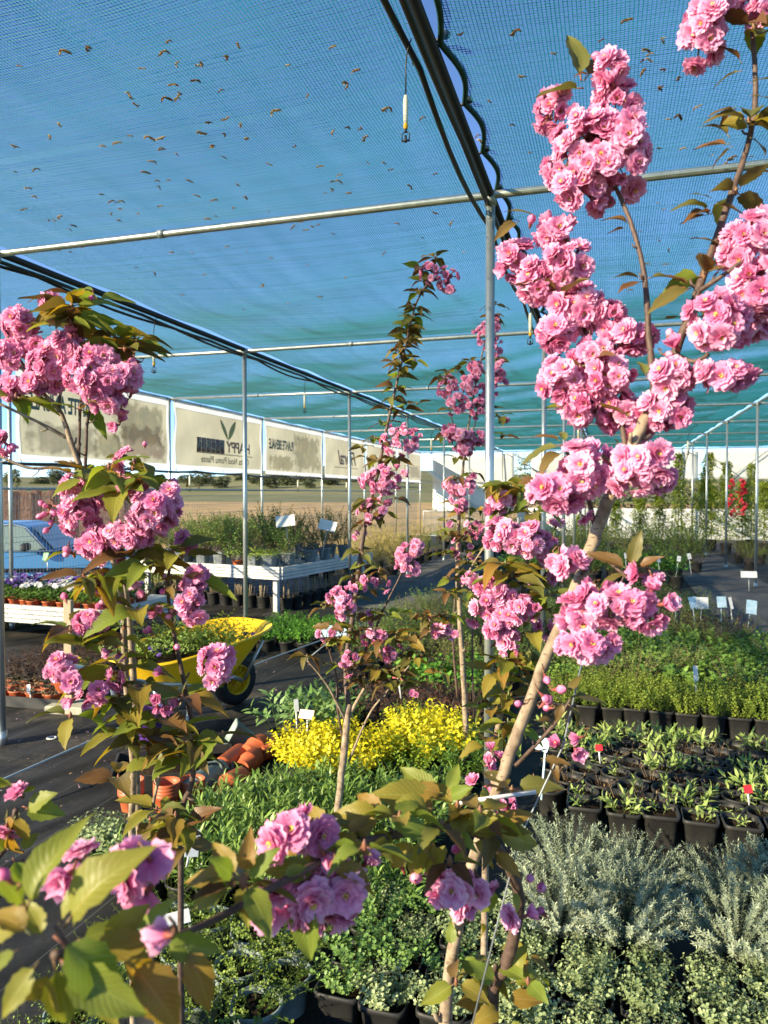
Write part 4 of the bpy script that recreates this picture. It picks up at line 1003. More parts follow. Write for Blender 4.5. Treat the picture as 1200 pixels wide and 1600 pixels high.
grid('leafy_shrub', 'shrub', 'mixed shrub in pot right of path', 'shrubs right of the path', seq(2.75, .42, 5), [10.2, 11.3, 12.4, 14.2, 16.0, 18.0], 'big', ['olive', 'shrub', 'heu', 'row'], fs=1.1, jit=.08)
# middle
grid('herb_pot', 'herb', 'grey-green herb in square pot, centre foreground', 'herbs in the centre foreground', seq(-.735, .15, 4), [1.985, 2.15, 2.31, 2.47], 'square', ['herb', 'mint', 'herb'], skip=((3, 0),), fs=(.72, 1.0), s=.9)
grid('creeping_plant_pot', 'plant', 'creeping plant in round grey-green pot, lower left', 'creeping plants at lower left', seq(-1.44, .165, 4), [1.50, 1.67, 1.84, 2.01, 2.18], 'greygreen', ['thyme'], jit=.02, stagger=.03, fs=.85)
grid('lance_leaf_plant', 'plant', 'narrow-leaved green plant before yellow shrubs', 'narrow-leaved carpet', seq(-1.66, .152, 7), seq(2.42, .155, 7), 'roundlow', ['lance'], jit=.02, fs=1.0, skip=((0, 5), (0, 6), (1, 6)))
for x, y, fs_, f, lab in [(-1.47, 3.60, 1.1, 'spirea', 'bright yellow-leaved shrub left of the slim trunk, front'), (-1.27, 3.62, 1.02, 'spirea', 'bright yellow-leaved shrub just right of the slim trunk, front'),
                          (-1.16, 3.80, .85, 'spirea_green', 'green shrub between the two yellow-leaved mounds'), (-.93, 3.94, 1.2, 'spirea', 'large yellow-leaved mound nearest the centre pole'),
                          (-.98, 3.68, .85, 'spirea_green', 'green and yellow shrub in front of the yellow mound'), (-.70, 3.74, .95, 'box', 'small dark green leafy mound beside the centre pole'),
                          (-.72, 3.98, .9, 'box', 'green leafy mound behind the centre pole foot'), (-1.10, 4.22, 1.0, 'spirea_green', 'green shrub behind the yellow mounds'), (-1.55, 4.15, .95, 'spirea_green', 'green shrub at left behind the yellow mounds')]:
    potted('mound_shrub', lab, 'shrub', x, y, 'round', f, 'yellow and green mounds in the middle', fs=fs_ * 1.02)
grid('dark_leaf_plant', 'plant', 'dark purple-brown plant behind yellow shrubs', 'dark plants behind the yellow shrubs', seq(-1.55, .19, 5), [4.45, 4.65, 4.85], 'round', ['heu'], jit=.03, fs=1.0)
for i, (x, y) in enumerate([(-1.88, 4.06), (-1.72, 4.20), (-1.84, 4.40), (-1.60, 4.42), (-1.62, 4.02)]):
    potted('hellebore', f'pale green hand-leaved plant beside dark walkway, {ORD[i]} of the clump', 'plant', x, y, 'round', 'hell', 'hand-leaved clump by the walkway', fs=.82)
for i, (x, y) in enumerate([(-1.35, 5.1), (-1.12, 5.2), (-.9, 5.05), (-1.25, 5.4), (-1.0, 5.5)]):
    potted('lush_plant', f'fresh bright green plant behind the dark plants, {ORD[i]} of five', 'plant', x, y, 'round', 'bright', 'fresh green plants in the middle', fs=.9)
grid('leafy_shrub', 'shrub', 'olive-green shrub in pot in the middle beds', 'olive shrubs in the middle beds', seq(-2.15, .29, 6), seq(5.75, .38, 9), 'round', ['olive', 'olive', 'shrubg'], jit=.05, fs=.85, skip=((0, 0), (4, 8), (5, 8)))
grid('golden_plant', 'plant', 'golden grassy plant by the far walkway', 'golden plants by the far walkway', seq(-5.2, .42, 4), seq(12.6, .8, 7), 'big', ['gold', 'olive', 'gold'], jit=.08, fs=1.0)
grid('golden_plant', 'plant', 'straw-coloured plant near the mesh gate', 'straw plants near the mesh gate', seq(-5.9, .7, 5), seq(19.0, 1.3, 4), 'big', ['gold', 'row'], jit=.15, fs=1.2)

# under and around the second bench
grid('parsley_pot', 'herb', 'bright green leafy herb before the shrub bench', 'herbs in front of the shrub bench', seq(-3.35, .2, 4), seq(6.55, .22, 5), 'round', ['parsley'], jit=.02)
tr = tag(ob('seed_tray', MB().box((0, 0, .03), (.6, .42, .06)).data('seed_tray', M['black_plastic'], False), None, (-3.55, 6.1, 0), .1), 'black tray of dull low plants right of the wheelbarrow', 'tray')
for i in range(6):
    potted('succulent_pot', f'dull low plant in tray right of wheelbarrow, {ORD[i]}', 'plant', -3.73 + (i % 3) * .18, 6.02 + (i // 3) * .17, 'terra', 'heu', 'plants in the tray right of the wheelbarrow', z=.02, fs=.5)

# ------------------------------------------------------------------ climbers on canes at the far end
M['cane'] = M['bamboo']
def climber(px, d, h, label, w=.3, lean=0):
    q = at(px, 800, d); r = random.Random(px)
    t = thing('climbing_plant', label, 'climber', (q.x, q.y, 0), group='climbers on canes at the far end')
    ob('pot', P['big'][0], t, scale=1.3)
    ob('cane', MB().tube([(0, 0, .1), (lean * h, 0, h)], .012, 6).data('cane', M['cane']), t)
    b = MB(); n = int(760 * h * w / .3)
    for i in range(n):
        z = .35 + (h - .4) * r.random() ** .85; a = r.uniform(0, 6.3); rr = w * r.random() ** .7 * (1.1 - .8 * (z / h)) * (.55 + .45 * math.sin(z * 7 + px) ** 2); p = Vector((lean * z + rr * math.cos(a), rr * math.sin(a), z))
        d_ = Vector((math.cos(a), math.sin(a), r.uniform(-.9, .5))).normalized(); b.rnd = r.random()
        leafq(b, p, d_, Vector((r.uniform(-.5, .5), r.uniform(-.5, .5), 1)), r.uniform(.05, .09), r.uniform(.03, .05), 'leaf')
    ob('foliage', b.data('foliage', M['l_climb']), t)
for i, (px, h, w) in enumerate([(962, 1.4, .34), (1000, 1.6, .40), (1030, 1.85, .38), (1060, 2.6, .34), (1088, 2.65, .44), (1112, 1.8, .36), (1135, 2.4, .36), (1160, 1.9, .38), (1174, 2.4, .32), (1195, 1.9, .40), (940, 1.2, .26), (905, 1.0, .24)]):
    climber(px, 19 + (i % 3) * .7, h, f'yellow-green climber on a cane before the white tarp, {ORD[i]} of the row', w, .12 if px in (1088,) else 0)
q = at(1151, 778, 17.5)
b = MB(); r_ = random.Random(5)
for k in range(70):
    z = r_.uniform(-.42, .42); a = r_.uniform(0, 6.3); w = .13 * math.sqrt(max(0, 1 - (z / .45) ** 2)) + .02; b.rnd = r_.random()
    leafq(b, Vector((w * math.cos(a), w * math.sin(a) * .5, z)), Vector((math.cos(a), math.sin(a), r_.uniform(-.6, .6))).normalized(), Vector((0, -1, .3)), .11, .08, 'round')
M['p_red'] = leafmat('p_red', [(.45, .01, .02), (.62, .02, .04), (.70, .10, .10)], .5, .3)
fp = tag(ob('red_flower_panel', b.data('red_flower_panel', M['p_red']), None, q), 'bright red ornament hanging on a pole before the white tarp', 'ornament')

# far vegetation: hedge behind the far wall, trees on the horizon
hb = MB(); r_ = random.Random(77)
for i in range(15000):
    x = r_.uniform(-3.5, 16); z = r_.random() ** .8 * (2.6 + .5 * math.sin(x * 1.3)); y = YEND + 2.2 + r_.uniform(0, 1.3) + z * .2; hb.rnd = r_.random()
    d_ = Vector((r_.uniform(-1, 1), r_.uniform(-1.2, .3), r_.uniform(-.6, .8))).normalized()
    leafq(hb, Vector((x, y, z)), d_, Vector((r_.uniform(-.6, .6), -.6, 1)), r_.uniform(.1, .2), r_.uniform(.06, .11), 'leaf')
hedge = ob('hedge', hb.data('hedge', M['l_far'])); hedge['kind'] = 'stuff'; hedge['label'] = 'dull green hedge growing behind the far wall'
hb = MB(); hb.box((6, YEND + 4.2, 1.1), (22, .3, 2.2)); 
def tree_mesh(seed):
    r = random.Random(seed); b = MB()
    for c in range(9):
        ctr = Vector((r.uniform(-1.4, 1.4), r.uniform(-1, 1), r.uniform(1.6, 4.2)))
        for i in range(130):
            v = Vector((r.gauss(0, 1), r.gauss(0, 1), r.gauss(0, 1))).normalized(); b.rnd = r.random()
            leafq(b, ctr + v * r.uniform(.5, 1.15), (v + Vector((0, 0, .2))).normalized(), Vector((r.uniform(-1, 1), r.uniform(-1, 1), 1)), .5, .34, 'leaf')
    return b.data('crown', M['l_tree'])
TM = [tree_mesh(s) for s in range(4)]
tk = MB().tube([(0, 0, -1), (.05, 0, 1), (0, .05, 2.6)], [.22, .17, .1], 7).data('trunk', M['twig'])
xs = [(20, 745), (60, 748), (95, 742), (130, 744), (170, 748), (205, 744), (292, 741), (310, 742), (322, 744), (345, 746), (380, 744), (402, 745), (420, 744), (432, 744), (446, 745), (458, 746), (470, 747), (485, 746), (500, 748), (515, 747), (530, 748), (545, 749), (560, 748), (580, 749), (600, 750), (615, 749)]
for i, (px, py) in enumerate(xs):
    d_ = 190 + (i * 53 % 90); q = at(px, py, d_)
    t = thing('distant_tree', f'small hazy horizon tree, {ORD[i % 13]} from left in {"left" if i < 13 else "right"} half of the line', 'tree', (q.x, q.y, q.z - 3.4), rng.uniform(0, 6.3), 'trees on the horizon', (rng.uniform(.8, 2.2), rng.uniform(.8, 2.2), rng.uniform(.55, 1.2)))
    ob('crown', TM[i % 4], t); ob('trunk', tk, t)

for i, (px, py, f, s_) in enumerate([(150, 1318, 'herb', 1.1), (195, 1330, 'herb', 1.2), (228, 1345, 'thyme', 1.1)]):
    q = gp(px, py, .1); potted('creeping_plant_pot', f'grey-green spreading plant at the walkway corner, {ORD[i]} from left', 'plant', q.x, q.y, 'round', f, 'spreading plants at the walkway corner', fs=s_)
# ------------------------------------------------------------------ benches
def bench(fr, ang, Lx, Ly, ztop, hgt, label):
    """fr: front right corner on the ground; ang: heading of the front edge"""
    t = thing('display_bench', label, 'bench', (fr.x, fr.y, 0), ang, 'white display benches')
    n = 4
    for k in range(n):       # ribbed white boarding, each rib a board
        z = ztop - hgt + (k + .5) * hgt / n
        ob('front_board', MB().box((-Lx / 2, 0, z), (Lx, .03, hgt / n - .008)).data('front_board', M['white_paint'], False), t)
        ob('side_board', MB().box((.018, Ly / 2, z), (.03, Ly - .035, hgt / n - .008)).data('side_board', M['white_paint'], False), t)
    ob('backing', MB().box((-Lx / 2, .022, ztop - hgt / 2), (Lx - .04, .012, hgt - .01)).data('backing', M['white_paint'], False), t)
    ob('top', MB().box((-Lx / 2, Ly / 2 + .02, ztop - .07), (Lx - .05, Ly - .05, .02)).data('top', M['galv_dull'], False), t)
    for x, y in ((-.12, .10), (-Lx + .15, .10), (-.12, Ly - .1), (-Lx + .15, Ly - .1), (-Lx * .55, .1), (-Lx * .55, Ly - .1)):
        ob('leg', MB().box((x, y, (ztop - hgt) / 2), (.06, .06, ztop - hgt)).data('leg', M['white_paint'], False), t)
    return t
B1, A1 = gp(157, 953, .38), R(-3)
bench(B1, A1, 3.4, 1.5, .38, .19, 'low ribbed white bench carrying purple pansies at left')
B2, A2 = gp(437, 886, .60), R(-9)
bench(B2, A2, 4.2, 2.6, .60, .17, 'white bench of potted shrubs under the printed banners')
def onb(B, A, u, v, z):     # u to the left along the front edge, v back
    return Vector((B.x - u * math.cos(A) - v * math.sin(A), B.y - u * math.sin(A) + v * math.cos(A), z))
# pansies on the first bench
for j in range(4):
    for i in range(11):
        q = onb(B1, A1, .12 + i * .17 + rng.uniform(-.03, .03), .16 + j * .2 + rng.uniform(-.04, .04), .31)
        cw = 'purple' if rng.random() < .68 else 'white'
        potted('pansy_pot', f'{cw} pansies in terracotta pot on low bench, {ORD[i]} from right in {["front", "second", "third", "back"][j]} row', 'pansy', q.x, q.y, 'terra', 'pansy', 'pansies on the low bench', z=q.z, extra=(cw,), fs=1.5, rot=rng.uniform(-.5, .5))
# shrubs in grey pots on the second bench
k = 0
for j, v in enumerate((.22, .62, 1.05, 1.6, 2.2)):
    for i in range(9):
        q = onb(B2, A2, .25 + i * .30 + rng.uniform(-.04, .04), v + rng.uniform(-.05, .05), .54)
        f = rng.choice(['shrub', 'shrubg', 'olive'])
        if j == 0 and i in (0, 1): f = 'trail'
        potted('bench_shrub', f'leafy shrub in pot on white bench, {ORD[i]} from corner in {["front", "second", "third", "fourth", "back"][j]} row', 'shrub', q.x, q.y, 'grey' if j else rng.choice(['grey', 'grey', 'terra']), f, 'shrubs on the white bench', z=q.z, fs=rng.uniform(.9, 1.3) * (1.2 if j > 2 else 1), s=1.0)
# canes and black pots stored under the second bench
for i in range(11):
    q = onb(B2, A2, .25 + i * .21, .30, 0)
    t = potted('stored_pot', f'tall black pot of bare canes under the white bench, {ORD[i]} from the bench corner', 'pot', q.x, q.y, 'big', None, 'canes under the white bench', s=.85)
    for c in range(7):
        a = rng.uniform(0, 6.3); ob('cane', MB().tube([(.05 * math.cos(a), .05 * math.sin(a), .15), (.08 * math.cos(a + .3), .05 * math.sin(a), .45)], .006, 5).data('cane', M['bamboo']), t)
for i in range(9):
    q = onb(B2, A2, .10, .30 + i * .24, 0)
    t = potted('stored_pot', f'tall black pot of bare canes along the bench side, {ORD[i]} from the corner', 'pot', q.x, q.y, 'big', None, 'canes under the white bench', s=.85)
    for c in range(7):
        a = rng.uniform(0, 6.3); ob('cane', MB().tube([(.05 * math.cos(a), .05 * math.sin(a), .15), (.05 * math.cos(a + .3), .08 * math.sin(a), .45)], .006, 5).data('cane', M['bamboo']), t)
for i in range(5):
    q = onb(B1, A1, .05 + i * .15, .35, 0)
    potted('empty_pot', f'empty dark pot under the low pansy bench, {ORD[i]} from its right end', 'pot', q.x, q.y, 'big', None, 'pots under the pansy bench', s=.8)
for i in range(4):
    q = gp(92 + i * 14, 880 - i, .0) if False else onb(B2, A2, 2.9 + i * .25, -.12, 0)
    potted('tall_pot', f'tall dark pot standing beside the blue car, {ORD[i]} from the right', 'pot', q.x, q.y, 'big', 'shrub', 'tall pots beside the car', s=1.7, fs=.5)
# price cards on the bench
def card(q, label, w, h, m, rx=-.35, rz=0, stick=.12, group='cards and plant labels'):
    t = thing('plant_label', label, 'label', q, (rng.uniform(-.12, .12), rng.uniform(-.22, .22), rz + rng.uniform(-.3, .3)), group)
    if stick: ob('stake', MB().box((0, .004, -stick / 2), (.008, .003, stick)).data('stake', M['white_tag'] if m != 'blue_tag' else M['blue_tag']), t)
    b = MB(); b.box((0, 0, 0), (w, .003, h), M=Matrix.Rotation(rx, 3, 'X')); c = Vector((0, math.sin(-rx) * h / 2 * -1, math.cos(rx) * h / 2))
    ob('card', b.data('card', M[m], False), t, (0, -.5 * h * math.sin(rx) * -1, .45 * h))
    return t
card(at(447, 822, 10.2), 'large white price card standing among the bench shrubs', .26, .16, 'white_tag', -.3, R(20), .4)
card(at(511, 828, 10.6), 'tilted white price card at the bench end', .26, .15, 'white_tag', -.3, R(15), .5)
card(at(30.5 * 2.4, 875, 8.5), 'small bright green plant label behind the pansies', .07, .09, 'green_tag')
card(at(463, 1110, 4.2), 'slim white plant label standing left of the yellow shrubs', .025, .07, 'white_tag', -.2, R(30), .22)
card(at(480, 1122, 4.1), 'pale pink plant label in front of the hand-leaved clump', .085, .05, 'pale_tag', -.5, R(10), .12)
card(at(1087, 1062, 4.9), 'white bent plant label rising from the yellow-green row', .03, .10, 'white_tag', -.1, R(20), .17)
card(at(936, 1172, 3.8), 'small red plant label among the left round pots', .035, .03, 'red_tag', -.3, 0, .07)
card(at(1169, 1238, 3.4), 'small red plant label in a right-hand square pot', .035, .035, 'red_tag', -.2, 0, .06)
card(at(851, 1172, 3.0), 'pale violet plant label left of the square pots', .06, .055, 'blue_tag', -.5, R(-20), .2)
card(at(622, 1062, 4.6), 'red plant label in front of the bright green plants', .06, .05, 'red_tag', -.3, 0, .12)
card(at(522, 995, 6.0), 'large pale leaflet lying beside the dark walkway', .20, .12, 'blue_tag', -.9, R(25), .05)
card(at(297, 1330, 2.55), 'white plant label among the creeping plants at left', .045, .085, 'white_tag', -.4, R(25), .06)
card(at(275, 1440, 2.2), 'white label lying on the creeping plants lower left', .075, .04, 'white_tag', -.9, R(35), .02)
card(at(206, 1240, 3.1), 'grey plant label leaning by the left terracotta stack', .06, .09, 'blue_tag', -.2, R(-15), .2)
for i, (px, py) in enumerate([(1057, 945), (1083, 950), (1096, 950), (1127, 948), (1172, 958), (1142, 950)]):
    card(at(px, py, 7.5), ['round pale picture label in the labelled shrub row', 'pale blue shield label in the labelled shrub row', 'white flower-shaped label in the labelled shrub row', 'pale label slanting in the labelled shrub row', 'pale blue shield label at the right end of the labelled row', 'narrow white label in the labelled shrub row'][i], [.08, .085, .12, .09, .10, .03][i], [.09, .12, .12, .11, .14, .12][i], ['blue_tag', 'blue_tag', 'white_tag', 'blue_tag', 'blue_tag', 'white_tag'][i], -.25, R(15), .28)
for i, (px, py) in enumerate([(1077, 873), (978, 872), (1029, 878), (1060, 877)]):
    card(at(px, py, 11.8), f'white plant label in the far lush pots, {ORD[i]}', .06, .09, 'white_tag', -.2, R(15), .25)
card(at(1170, 902, 10.2), 'pale folded card on a plant right of the path', .20, .10, 'white_tag', -.7, R(10), .2)

# ------------------------------------------------------------------ wheelbarrow
wb = thing('wheelbarrow', 'yellow wheelbarrow filled with cut plants and a few pansies', 'wheelbarrow', (0, 0, 0))
wc = gp(367, 1100, 0); hd = Vector((.343, .939, 0)).normalized()
wb.location = wc; wb.rotation_euler = (0, 0, math.atan2(hd.y, hd.x))    # local +x towards the wheel
def ringpts(cx, z, lx, ly, n=28, tilt=0, e=.62):
    out = []
    for k in range(n):
        an = 2 * PI * k / n; x, y = math.cos(an), math.sin(an)
        x = math.copysign(abs(x) ** e, x) * lx; y = math.copysign(abs(y) ** e, y) * ly
        out.append(Vector((cx + x, y, z + tilt * (cx + x + .45))))
    return out
n = 28; tb = MB()
rings = [ringpts(-.42, .22, .24, .19, n), ringpts(-.42, .33, .36, .255, n, .04), ringpts(-.39, .47, .50, .31, n, .08), ringpts(-.37, .515, .555, .335, n, .10), ringpts(-.37, .535, .575, .352, n, .10), ringpts(-.37, .520, .58, .357, n, .10)]
inner = [ringpts(-.37, .525, .54, .322, n, .10), ringpts(-.39, .46, .48, .295, n, .08), ringpts(-.42, .35, .34, .235, n, .04), ringpts(-.42, .285, .22, .17, n)]
vs = [v for r in rings for v in r]; nr = len(rings)
fs = [(j * n + k, j * n + (k + 1) % n, (j + 1) * n + (k + 1) % n, (j + 1) * n + k) for j in range(nr - 1) for k in range(n)] + [tuple(range(n - 1, -1, -1))]
tb.add(vs, fs)
vs = rings[4] + [v for r in inner for v in r]
fs = [(j * n + k, j * n + (k + 1) % n, (j + 1) * n + (k + 1) % n, (j + 1) * n + k) for j in range(len(inner)) for k in range(n)] + [tuple(len(inner) * n + k for k in range(n))]
tb.add(vs, fs)
o = ob('tray', tb.data('tray', M['yellow_plastic']), wb)
rot = Matrix.Rotation(PI / 2, 3, 'X')
wh = ob('wheel', MB().lathe([(.10, -.04), (.15, -.048), (.178, -.035), (.185, 0), (.178, .035), (.15, .048), (.10, .04)], 32, (0, 0, .185), M=rot).data('wheel', M['rubber']), wb)
rb = MB(); rb.lathe([(.105, -.05), (.112, -.035), (.112, .035), (.105, .05), (.098, .035), (.098, -.035), (.105, -.05)], 32, (0, 0, .185), M=rot)
for k in range(12):
    a = 2 * PI * k / 12; rb.tube([(.02 * math.cos(a), -.012, .185 + .02 * math.sin(a)), (.10 * math.cos(a), -.02, .185 + .10 * math.sin(a))], .006, 5)
rb.lathe([(.03, -.04), (.03, .04)], 12, (0, 0, .185), M=rot, caps=(True, True))
rb.lathe([(.03, -.008), (.10, -.008)], 24, (0, 0, .185), M=rot)
ob('rim', rb.data('rim', M['yellow_plastic']), wh)
for s in (-1, 1):
    fr_ = ob('frame_tube', MB().tube([(.0, s * .075, .185), (-.12, s * .12, .24), (-.42, s * .20, .262), (-.85, s * .25, .36), (-1.25, s * .28, .50)], .015, 8).data('frame_tube', M['galv']), wb)
    ob('grip', MB().tube([(-1.12, s * .272, .455), (-1.26, s * .281, .505)], .021, 10).data('grip', M['yellow_plastic']), fr_)
    ob('leg', MB().tube([(-.55, s * .20, .28), (-.62, s * .24, .06), (-.66, s * .24, .018), (-.74, s * .24, .018), (-.80, s * .24, .08), (-.88, s * .25, .36)], .014, 8).data('leg', M['galv']), wb)
    ob('front_stay', MB().tube([(0.02, s * .08, .19), (.13, s * .16, .47)], .012, 8).data('front_stay', M['galv']), wb)
b = MB(); b.lathe([(0.02, .03), (.5, .0)], 16, (-.40, 0, .44), asp=(.95, .55)); 
ob('soil', b.data('soil', M['soil']), wb)
for i, (u, v, f, s) in enumerate([(-.55, .0, 'thyme', 1.7), (-.35, .06, 'thyme', 2.0), (-.40, -.14, 'thyme', 1.8), (-.18, .1, 'thyme', 1.8), (-.68, .1, 'thyme', 1.6), (-.2, -.1, 'row', 1.0), (-.5, .15, 'row', .9), (-.02, -.05, 'thyme', 1.2)]):
    q = wb.matrix_basis @ Vector((u, v, .46))
    tag(ob('cut_plant', F[f][i % 3], None, q, rng.uniform(0, 6), s), f'clump of cut greenery in the yellow wheelbarrow, {["middle left", "middle", "near side", "right of middle", "far left", "near right", "far side", "at the wheel end"][i]}', 'plant', 'greenery in the wheelbarrow')
for i, (u, v) in enumerate([(.02, -.16), (-.75, -.12)]):
    q = wb.matrix_basis @ Vector((u, v, .42))
    tag(ob('pansy_clump', F['purple'][i], None, q, rng.uniform(-.5, .5), .9), ['purple pansies at the wheel end of the wheelbarrow', 'purple pansies at the handle end of the wheelbarrow'][i], 'pansy')

# taut cord across the walkway
tag(ob('cord', MB().tube([gp(-60, 1246, .12), gp(20, 1211, .14), gp(170, 1145, .17), gp(357, 1056, .20), gp(420, 1030, .22), gp(520, 994, .24), gp(640, 950, .28)], .006, 6).data('cord', M['cord'])), 'taut pale cord stretched along the dark walkway', 'cord')
tag(ob('cord', MB().tube([gp(480, 1030, .1), gp(505, 1010, .18), gp(522, 994, .24)], .005, 6).data('cord', M['cord'])), 'short pale cord end tied to the taut cord', 'cord')

# ------------------------------------------------------------------ orange pot on a wooden stand
q = gp(105, 1113, 0)
st = thing('flower_stand', 'wooden post on a concrete block holding an orange pot', 'stand', q, R(8))
ob('block', MB().box((.02, .03, .03), (.30, .22, .06)).data('block', M['concrete'], False), st).modifiers.new('round', 'BEVEL').width = .012
ob('post', MB().box((.0, .03, .42), (.055, .04, .74)).data('post', M['wood'], False), st)
P['bowl'] = (MB().lathe([(.06, 0), (.10, .03), (.125, .09), (.135, .10), (.135, .12), (.125, .12), (.11, .08)], 22, caps=(True, False)).data('pot', M['terracotta']), soilmesh(.118, .10, 20, 0), .10)
pq = at(113, 1082, 5.02)
potted('flower_bowl', 'orange bowl of yellow and orange pansies hung on the wooden stand', 'pot', pq.x, pq.y, 'bowl', 'pansy', z=pq.z, extra=('yellowfl',), fs=1.05)
# tray of succulents
c0 = gp(-60, 1085, 0)
for nm, (u, v) in {'near tray': (0, 0), 'far tray': (-.25, .75)}.items():
    c = gp(25, 1108, 0) + Vector((u - .15, v + .42, 0))
    t = thing('succulent_tray', ('shallow black tray of rosettes left of the orange bowl' if v == 0 else 'black tray of dark low plants behind the rosette tray'), 'tray', c, R(3))
    b = MB(); W, D = .95, .80
    b.box((0, 0, .008), (W, D, .012))
    for x, y, sx, sy in ((0, -D / 2, W, .014), (0, D / 2, W, .014), (-W / 2, 0, .014, D - .02), (W / 2, 0, .014, D - .02)): b.box((x, y, .045), (sx, sy, .075))
    ob('tray_body', b.data('tray_body', M['black_plastic'], False), t)
    for i in range(6):
        for j in range(5):
            x, y = c.x - .38 + i * .152, c.y - .32 + j * .158
            f = 'succ' if (v == 0 and j < 2) else 'heu'
            potted('succulent_pot', f'{"rosette succulent" if f == "succ" else "dark low plant"} in {"near" if v == 0 else "far"} tray at left, {ORD[i]} from left in {ORD[j]} row', 'plant', x, y, 'terra' if f == 'succ' else 'roundlow', f, 'plants in the trays at left', z=.016, fs=1.25 if f == 'succ' else .6, s=.95)
card(gp(46, 1082, .12), 'small white label stuck in the rosette tray', .035, .06, 'white_tag', -.1, 0, .06)
tag(ob('plastic_ring', MB().lathe([(.018, 0), (.026, .006), (.034, 0)], 16, asp=(1, 1)).data('plastic_ring', M['white_tag']), None, gp(81, 1153, .008)), 'small white plastic ring lying on the dark walkway', 'ring')

# ------------------------------------------------------------------ stacks of empty pots
def potstack(q, n, label, m, up=True, axis=None, r=.058, group='stacks of empty pots'):
    t = thing('pot_stack', label, 'pot stack', q, None, group)
    if not up:
        t.rotation_mode = 'QUATERNION'; t.rotation_quaternion = axis.to_track_quat('Z', 'Y')
    me = MB().lathe([(r * .72, 0), (r * .96, .075), (r * 1.04, .078), (r * 1.05, .10), (r * .99, .10), (r * .92, .072), (r * .68, .006), (.012, .004)], 22, caps=(True, False)).data('empty_pot', M[m])
    for k in range(n): ob('empty_pot', me, t, (0, 0, k * .0165))
    return t
potstack(gp(261, 1268, 0), 4, 'upright terracotta pot stack at the walkway edge', 'terracotta', r=.062)
potstack(gp(300, 1258, .0), 3, 'upright terracotta pot stack right of the green-grey stack', 'terracotta', r=.062)
potstack(gp(205, 1265, 0), 4, 'upright terracotta pot stack behind the twin slim stems', 'terracotta', r=.06)
def lying(px, py, px2, py2, n, lab, m, r=.06):
    a, b2 = gp(px, py, r), gp(px2, py2, r); potstack(a, n, lab, m, False, (b2 - a).normalized(), r)
lying(285, 1243, 330, 1213, 16, 'long green-grey pot stack lying on its side', 'green_grey')
lying(338, 1237, 375, 1218, 7, 'short terracotta stack lying near the narrow-leaved carpet', 'terracotta')
lying(336, 1208, 372, 1180, 14, 'long terracotta stack lying with its hole-punched base forward', 'terracotta', .055)
lying(378, 1200, 398, 1183, 5, 'ribbed terracotta stack lying beside the narrow leaves', 'terracotta', .055)
lying(385, 1178, 412, 1165, 4, 'single terracotta stack with dark open mouth facing right', 'terracotta', .07)
lying(407, 1178, 428, 1166, 3, 'terracotta pot lying nearest the yellow shrubs', 'terracotta', .06)
t = thing('crate', 'flat black tray holding loose soil beside the pot stacks', 'tray', gp(272, 1212, 0), R(30))
b = MB(); b.box((0, 0, .01), (.62, .40, .015))
for x, y, sx, sy in ((0, -.2, .62, .014), (0, .2, .62, .014), (-.31, 0, .014, .38), (.31, 0, .014, .38)): b.box((x, y, .045), (sx, sy, .08))
ob('tray_body', b.data('tray_body', M['black_plastic'], False), t)
ob('loose_soil', MB().box((0, 0, .03), (.58, .37, .02)).data('loose_soil', M['soil']), t)
tag(ob('planter_box', MB().lathe([(.05, 0), (.075, .13), (.08, .13), (.08, .14), (.072, .14), (.05, .02)], 20, sq=.8, caps=(True, False)).data('planter_box', M['green_grey']), None, gp(318, 1212, .03), (R(75), 0, R(40))), 'grey-white plastic pot lying above the green-grey stack', 'pot')
tag(ob('planter_box', MB().lathe([(.05, 0), (.075, .13), (.08, .13), (.08, .14), (.072, .14), (.05, .02)], 20, sq=.8, caps=(True, False)).data('planter_box', M['green_grey']), None, gp(392, 1160, .04), (R(60), 0, R(-60))), 'grey-white plastic pot lying behind the terracotta stacks', 'pot')
M['purple_plastic'] = mat('purple_plastic', (.10, .035, .22), .4)
tag(ob('planter_box', MB().lathe([(.10, 0), (.13, .16), (.137, .16), (.137, .175), (.125, .175), (.10, .02)], 24, caps=(True, False)).data('planter_box', M['purple_plastic']), None, gp(238, 1152, 0)), 'purple plastic pot half hidden behind the left cherry', 'pot')
# ------------------------------------------------------------------ cherry blossoms and leaves
def petal(b, c, ang, tilt, L, W, cup, r, lift=0.0):
    """one ruffled petal: leaves the centre at azimuth ang, tilt = angle above the flower plane"""
    ca, sa = math.cos(ang), math.sin(ang)
    nl, nw = 4, 4; vs = []; uv = []
    ph = r.uniform(0, 6)
    for i in range(nl + 1):
        t = i / nl
        wd = W * (.22 + 1.0 * math.sin(PI * min(1, (t * .62 + .02))) ** .9) * .5
        for j in range(nw + 1):
            s = j / nw * 2 - 1
            tt = t * L * (1 - (.10 * (1 - abs(s)) if i == nl else 0)) * (1 - .10 * s * s * t)
            a2 = tilt - cup * t * 1.0
            z = math.sin(tilt) * tt - cup * L * t * t * .5 + .13 * L * s * s * t + .075 * L * math.sin(s * 5.5 + ph) * t * t
            x = math.cos(tilt) * tt + .02 * L * math.sin(ph + s * 3) * t; y = s * wd
            vs.append((c[0] + ca * x - sa * y, c[1] + sa * x + ca * y, c[2] + z + lift)); uv.append((s * .5 + .5, t))
    fs = [(i * (nw + 1) + j, i * (nw + 1) + j + 1, (i + 1) * (nw + 1) + j + 1, (i + 1) * (nw + 1) + j) for i in range(nl) for j in range(nw)]
    b.rnd = r.random(); b.add(vs, fs, uv)
